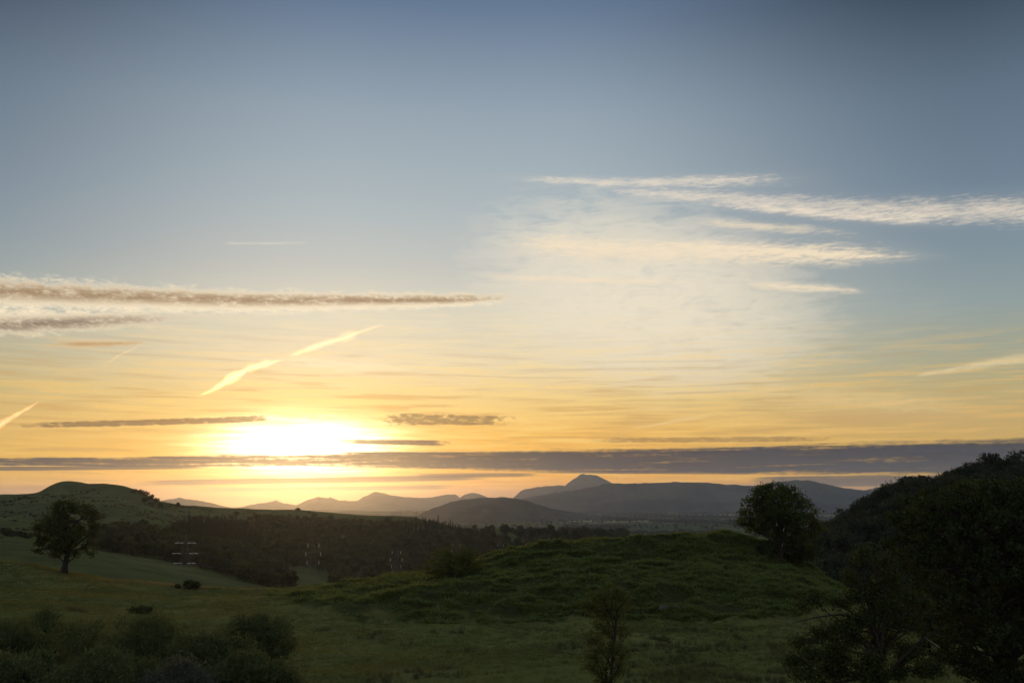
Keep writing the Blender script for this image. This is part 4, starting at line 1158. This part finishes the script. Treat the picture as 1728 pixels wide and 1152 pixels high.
M_STRAW = leaf_mat('dry_grass_blades', (.16, .145, .075), (.24, .21, .11), 0.45, 0.9, 0.9)
STRAW = [tmesh('dry_grass_tuft', M_STRAW, 425 + i, 14, .42, .34, .035, .2) for i in range(3)]
X, Y, Z, px, py, rr = field_points(30000, 165, 222, 446, -30, 640)
cw = np.exp(-((Y - 196 - 4 * fbm(X / 20, X * 0, 2, 5)) / 5.0) ** 2) * np.clip((px - 120) / 120, 0, 1) * np.clip((560 - px) / 90, 0, 1)
cw += .10 * (fbm(X / 12, Y / 6, 3, 74) > .15)
ks = rr.uniform(size=len(X)) < cw * .8
gn_scatter('dry_grass', np.column_stack([X, Y, Z])[ks], STRAW, .6, 1.2, 'pale dry grass along the crest of the left field', 447, .2)

# pale slab of rock among the bracken
r = np.random.default_rng(450)
h = NEAR.hit(1130, 1023, 120, 190)
ang = np.linspace(0, 2 * np.pi, 15)[:-1]; rad = 1 + r.uniform(-.2, .2, 14)
V = [(math.cos(a) * 1.7 * q_, math.sin(a) * .8 * q_, -.4) for a, q_ in zip(ang, rad)] + [(math.cos(a) * 1.4 * q_, math.sin(a) * .6 * q_, .10 + .06 * math.sin(a * 2)) for a, q_ in zip(ang, rad)] + [(.2, 0, .18)]
fq = [(i, (i + 1) % 14, 14 + (i + 1) % 14, 14 + i) for i in range(14)]; ft = [(14 + i, 14 + (i + 1) % 14, 28) for i in range(14)]
M_ROCK, nt = new_mat('pale_rock')
nz = noise(coords(nt), 1.6, 6, .65)
out_surface(nt, diffuse(nt, mixc(nz, (.08, .08, .07), (.15, .145, .13)), 1, nz, .1))
tag(link('rock', mesh_np('rock', V, [np.array(fq), np.array(ft)], [M_ROCK]), None, (h[0], h[1], h[2] + .05)), 'pale flat rock showing through the bracken low on the mound', 'rock')

# ------------------------------------------------------------------ pylons and their wires
M_STEEL, nt = new_mat('galvanised_steel')
nz = noise(coords(nt), .8, 3)
out_surface(nt, diffuse(nt, mixc(nz, (.13, .13, .13), (.19, .19, .19)), .8))
M_GLASS, nt = new_mat('insulator_glass')
b1 = nt.nodes.new('ShaderNodeBsdfTranslucent'); b1.inputs[0].default_value = (.85, .85, .80, 1)
b2 = nt.nodes.new('ShaderNodeBsdfGlossy'); b2.inputs[0].default_value = (.9, .9, .88, 1); b2.inputs['Roughness'].default_value = .35
mx = nt.nodes.new('ShaderNodeMixShader'); mx.inputs[0].default_value = .45
nt.links.new(b1.outputs[0], mx.inputs[1]); nt.links.new(b2.outputs[0], mx.inputs[2]); out_surface(nt, mx.outputs[0])

def bar(geo, a, b, rd=.07): geo.add(*tube([a, b], [rd, rd], 4))
PY = [(313, 919, 445, True), (529, 919.5, 520, False), (669, 932, 655, False), (770, 920, 870, False), (844.5, 920, 960, False), (892.5, 917.5, 1090, False)]
ARMZ = (0.0, -4.5, -8.7); ARMW = (2.75, 3.75, 3.0)
ends = []
labels = ['leftmost pylon, with horizontal strings of insulators, in front of the hedgerow wood', 'second pylon from the left, standing before the middle wood', 'third pylon from the left, between the second and the mound bush',
          'pylon half hidden behind the wide bush on the mound', 'faint pylon just right of the wide bush on the mound', 'farthest faint pylon, rightmost of the row']
for (px, py, Y0, tension), lab in zip(PY, labels):
    T = np.array(at(px, py, Y0)); zg = MID.z(T[0], T[1])[0]
    t = bpy.data.objects.new('pylon', None); COL.objects.link(t); t.location = (T[0], T[1], zg); tag(t, lab, 'pylon', 'electricity pylons crossing the valley')
    Hh = T[2] + 1.9 - zg
    dirv = np.array([1, .35, 0]) if not tension else np.array([1, .12, 0]); dirv = dirv / np.linalg.norm(dirv)
    ax = np.array([1.0, 0, 0]); 
    g_ = Geo(); levels = np.linspace(0, 1, 9)
    def wd_(f): return max(.35, 2.4 * (1 - f) ** 1.15 + .45 * (1 - f) + .3) if f < .98 else .1
    corner = [(1, 1), (1, -1), (-1, -1), (-1, 1)]
    pt = lambda f, c: np.array((c[0] * wd_(f), c[1] * wd_(f), f * (Hh + 2.5) - (.5 if f == 0 else 0)))
    for i in range(8):
        for j in range(4):
            bar(g_, pt(levels[i], corner[j]), pt(levels[i + 1], corner[j]), .035)
            bar(g_, pt(levels[i], corner[j]), pt(levels[i + 1], corner[(j + 1) % 4]), .016)
            bar(g_, pt(levels[i + 1], corner[j]), pt(levels[i], corner[(j + 1) % 4]), .016)
    link('mast', g_.mesh('mast', [M_STEEL]), t)
    en = []
    for az_, aw in zip(ARMZ, ARMW):
        z_ = T[2] - zg + az_ + 1.0
        ga = Geo()
        for s_ in (-1, 1):
            tip = np.array((s_ * aw, 0, z_))
            for o_ in ((0, .4, 0), (0, -.4, 0), (0, 0, .9)): bar(ga, np.array((s_ * .2, 0, z_)) + np.array(o_), tip, .022)
        link('crossarm', ga.mesh('crossarm', [M_STEEL]), t)
        for s_ in (-1, 1):
            tip = np.array((s_ * aw, 0, z_ - .05))
            strings = [(tip, tip + np.array((0, 0, -1.9)))] if not tension else [(tip + dirv * .15, tip + dirv * 1.75 + np.array((0, 0, -.14))), (tip - dirv * .15, tip - dirv * 1.75 + np.array((0, 0, -.14)))]
            for (a, b) in strings:
                gi_ = Geo(); n_ = 15; tt = np.linspace(0, 1, n_)[:, None]
                gi_.add(*tube(a + (b - a) * tt, np.where(np.arange(n_) % 2, .16, .09), 7))
                link('insulator', gi_.mesh('insulator', [M_GLASS], True), t)
            en.append(np.array((T[0], T[1], zg)) + (strings[0][1]))
    ends.append(en)
GW = 'power lines strung between the pylons'
for i in range(len(ends) - 1):
    for j in range(6):
        a, b = ends[i][j], ends[i + 1][j]
        tt = np.linspace(0, 1, 17)[:, None]; pts = a + (b - a) * tt
        sag = min(9.0, np.linalg.norm(b - a) * .028)
        pts[:, 2] -= (4 * tt * (1 - tt))[:, 0] * sag
        g_ = Geo(); g_.add(*tube(pts, np.full(17, .022), 4))
        od = ('leftmost', 'second', 'third', 'fourth', 'fifth', 'sixth')
        tag(link('power_line', g_.mesh('power_line', [M_STEEL])), '%s wire on the %s side, sagging from the %s pylon to the %s' % (('top', 'middle', 'bottom')[j // 2], ('left', 'right')[j % 2], od[i], od[i + 1]), 'power line', GW)

# ------------------------------------------------------------------ vapour trails, high above
def vapour_mat(dens):
    m, nt = new_mat('vapour')
    pv = nt.nodes.new('ShaderNodeVolumePrincipled'); pv.inputs['Density'].default_value = dens; pv.inputs['Anisotropy'].default_value = .82
    pv.inputs['Color'].default_value = (1, 1, 1, 1); pv.inputs['Absorption Color'].default_value = (1, 1, 1, 1)
    o = nt.nodes.new('ShaderNodeOutputMaterial'); nt.links.new(pv.outputs[0], o.inputs['Volume'])
    return m

def trail(label, pts, widths, seed, dens, alt=9000.0):
    """a soft trail: a wide thin veil of vapour with narrower wandering strands in it"""
    rr = np.random.default_rng(seed)
    P = np.array([ray(*p) for p in pts]); P = P * (alt / P[:, 2])[:, None]; P[:, 2] += EYE
    root = bpy.data.objects.new('vapour_trail', None); COL.objects.link(root)
    root.location = P[len(P) // 2]; tag(root, label, 'vapour trail'); O = P[len(P) // 2]
    n = 140
    for s_, (wk, wob, dk) in enumerate(((1.3, .15, .30), (.66, .40, .55), (.50, .55, .55), (.36, .7, .6))):
        t0, t1 = (0, 1) if s_ < 2 else (rr.uniform(0, .2), rr.uniform(.7, 1))
        t = np.linspace(t0, t1, n) * (len(pts) - 1)
        C = np.stack([smooth1(np.interp(t, np.arange(len(pts)), P[:, i]), 9) for i in range(3)], 1) - O
        W0 = np.interp(t, np.arange(len(pts)), widths) * np.linalg.norm(C + O, axis=1) / F * .42
        kk = np.linspace(t0, t1, n); sd = seed * 7 + s_ * 13
        end = np.clip(np.minimum(np.arange(n), n - 1 - np.arange(n)) / 14, .06, 1) ** .7
        W = W0 * wk * end * np.clip(1 + fbm(kk * 16 + sd, kk * 0, 5, sd, .65) * .9, .3, 2)
        C[:, 2] += fbm(kk * 7 + sd, kk * 0 + 3, 4, sd + 1) * W0 * wob
        v, q_ = tube(C, np.maximum(W, 3), 10)
        caps = [np.arange(10)[::-1][None], (np.arange(10) + (n - 1) * 10)[None]]
        link('vapour_veil' if s_ == 0 else 'vapour_strand', mesh_np('vapour', v, [q_] + caps, [vapour_mat(dens * dk)], smooth=True), root)
trail('bright wide vapour trail slanting up from above the sun, lower left half', [(326, 672), (362, 656), (392, 637), (420, 622), (450, 613), (482, 606)], [2, 7, 11, 14, 12, 5], 5, 1 / 3000)
trail('bright vapour trail continuing to the upper right after a small gap', [(484, 602), (515, 591), (550, 579), (585, 568), (615, 557), (665, 541)], [3, 8, 10, 11, 8, 1.5], 9, 1 / 3000)
trail('thin faint vapour trail high at left, above the bright ones', [(172, 618), (200, 600), (225, 588), (245, 577)], [1.2, 2.6, 2.6, 1.2], 13, 1 / 2500)
trail('short slanting vapour trail low at the left frame edge', [(-20, 728), (0, 716), (30, 698), (50, 687), (69, 675)], [9, 8, 6, 4, 1.5], 17, 1 / 3000)
